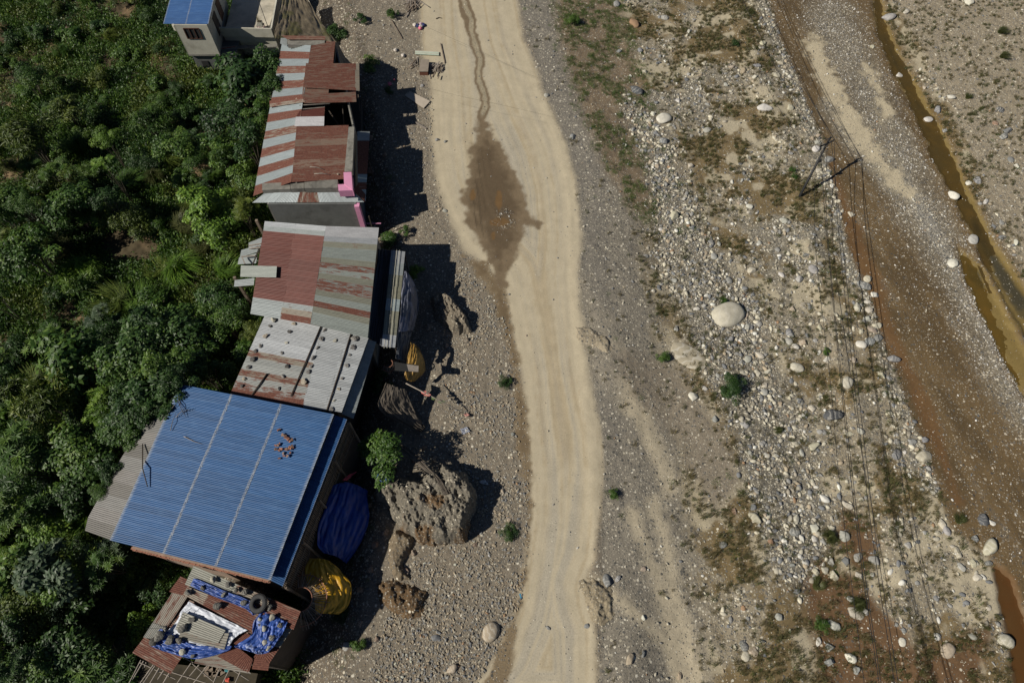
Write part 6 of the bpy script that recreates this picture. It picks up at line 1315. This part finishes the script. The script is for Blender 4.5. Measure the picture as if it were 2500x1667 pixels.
# ---- white sacks and far stone pile on the hillside
for k in range(60):
    a = rnd.uniform(0, 6.28); rr4 = rnd.random() ** .5; x, y = 174 + math.cos(a) * rr4 * 16, 92 + math.sin(a) * rr4 * 19
    p = G(x, y); s = rnd.uniform(.10, .16); h = .9 * (1 - rr4 ** 2)
    MBo = link("firewood_log", PILE if k else (PILE := mesh(*(lambda m: (m.v, m.f))(MB().tube([(-.5, 0, 0), (.5, 0, 0)], .28, 7)), False, "log")), M_WOOD, None, (p.x, p.y, p.z + .1 + h), (rnd.uniform(-.5, .5), 1.2 + rnd.uniform(-.4, .4), a), (s * 2.2, s * 1.6, s * 1.6))
    tag(MBo, "cut log end in the round firewood pile on the hillside", "log", "firewood pile on the hillside")

# ================================================================== POWER LINE
base = G(1949, 486); top = P(2026, 338, 3.4)
UP = empty("utility_pole", base, "dark leaning power pole with crossarm at the river bank", "utility pole")
MB().tube([base - Vector((0, 0, .4)), base * .5 + top * .5, top], .13, 10, .085).build("pole", M_POLE, UP, True)
c0, c1 = P(2002, 358, 3.0), P(2034, 344, 3.2)
MB().bar(c0, c1, .10, .12).build("crossarm", M_POLE, UP); MB().bar(P(2012, 362, 2.8), P(2028, 348, 3.15), .05).build("brace", M_POLE, UP); MB().bar(top - Vector((.25, 0, .15)), top + Vector((.2, .05, .1)), .07).build("crossarm", M_POLE, UP)
ins = [c0, (c0 + c1) / 2, c1, top]
for p in ins: MB().tube([p, p + Vector((0, 0, .22))], .06, 8, .04).build("insulator", M_CABLE, UP, True)
MB().box(base * .35 + top * .65 + Vector((.12, -.1, 0)), (.18, .2, .3)).build("clamp_band", M_POLE, UP)
def wire(a, pts, r, label, grp="power line wires"):
    """a: start point, pts: (px,py,z) further points, smooth curve through them"""
    P_ = [a] + [P(*p) for p in pts]; out_ = []
    for i in range(len(P_) - 1):
        p0 = P_[max(i - 1, 0)]; p1 = P_[i]; p2 = P_[i + 1]; p3 = P_[min(i + 2, len(P_) - 1)]
        for k in range(10):
            f = k / 10; out_.append(.5 * (2 * p1 + (p2 - p0) * f + (2 * p0 - 5 * p1 + 4 * p2 - p3) * f ** 2 + (3 * p1 - p0 - 3 * p2 + p3) * f ** 3))
    out_.append(P_[-1]); return tag(MB().tube(out_, r, 5).build("power_wire", M_CABLE, None, True), label, "wire", grp)
tz = Vector((0, 0, .2)); low = base * .38 + top * .62; low2 = base * .45 + top * .55
WZ = [(c0 + tz, [(1910, 193, 3.6), (1812, 0, 4.6), (1760, -105, 5.2)], [(2017, 560, 3.1), (2081, 1200, 3.6), (2146, 1667, 4.6), (2175, 1850, 5.2)], "leftmost of the crossarm wires"),
      ((c0 + c1) / 2 + tz, [(1930, 185, 3.6), (1841, 0, 4.6), (1795, -95, 5.2)], [(2020, 560, 3.1), (2086, 1200, 3.6), (2151, 1667, 4.6), (2180, 1850, 5.2)], "second of the crossarm wires"),
      (c1 + tz, [(1940, 175, 3.7), (1848, 0, 4.7), (1803, -95, 5.3)], [(2047, 560, 3.2), (2116, 1200, 3.7), (2184, 1667, 4.7), (2212, 1850, 5.3)], "third wire, on the right end of the crossarm"),
      (top + tz, [(1955, 195, 3.9), (1862, 20, 4.9), (1800, -110, 5.5)], [(2053, 560, 3.4), (2124, 1200, 3.9), (2193, 1667, 4.8), (2225, 1850, 5.4)], "rightmost wire from the pole top")]
for a, up_, dn, lb in WZ: wire(a, up_, .020, lb + ", upper span"); wire(a, dn, .022, lb + ", lower span")
wire(low, [(1900, 262, 2.4), (1767, 0, 3.6), (1710, -110, 4.2)], .017, "low wire meeting the pole below the crossarm, upper span"); wire(low2, [(1991, 600, 1.4), (2028, 940, 1.8), (2052, 1200, 2.3), (2110, 1667, 3.4), (2135, 1850, 4.0)], .02, "low wire left of the others, lower span")
for pts, lb in (([(1000, 48, 3.8), (1150, 115, 3.3), (1240, 158, 3.1), (1345, 205, 3.0), (1480, 262, 3.4)], "thin cable crossing the upper road"), ([(1010, 206, 3.8), (1110, 232, 3.4), (1230, 258, 3.2), (1356, 287, 3.3)], "thin cable crossing the road above the puddle")):
    w_ = wire(P(*pts[0]), pts[1:], .007, lb, None)

# a few stones standing in the wide brown flats and on the road shoulder keep their own labels; look-alikes are told apart by order
ORD = ["topmost one", "second from top", "third from top", "fourth from top", "fifth from top", "sixth from top"]
by = {}
bpy.context.view_layer.update()
for o in list(SC.objects):
    if o.parent is None and o.get("label") and o.get("kind") is None: by.setdefault(o["label"], []).append(o)
for lab, os_ in by.items():
    if 2 <= len(os_) <= 6 and len(lab.split()) <= 13:
        def key(o):
            p = o.matrix_world.translation; return float(proj(np.array([p.x]), np.array([p.y]), np.array([p.z]))[1][0])
        os_.sort(key=key)
        for k, o in enumerate(os_): o["label"] = lab + ", " + (("upper one", "lower one")[k] if len(os_) == 2 else "lowest one" if k == len(os_) - 1 else ORD[k])
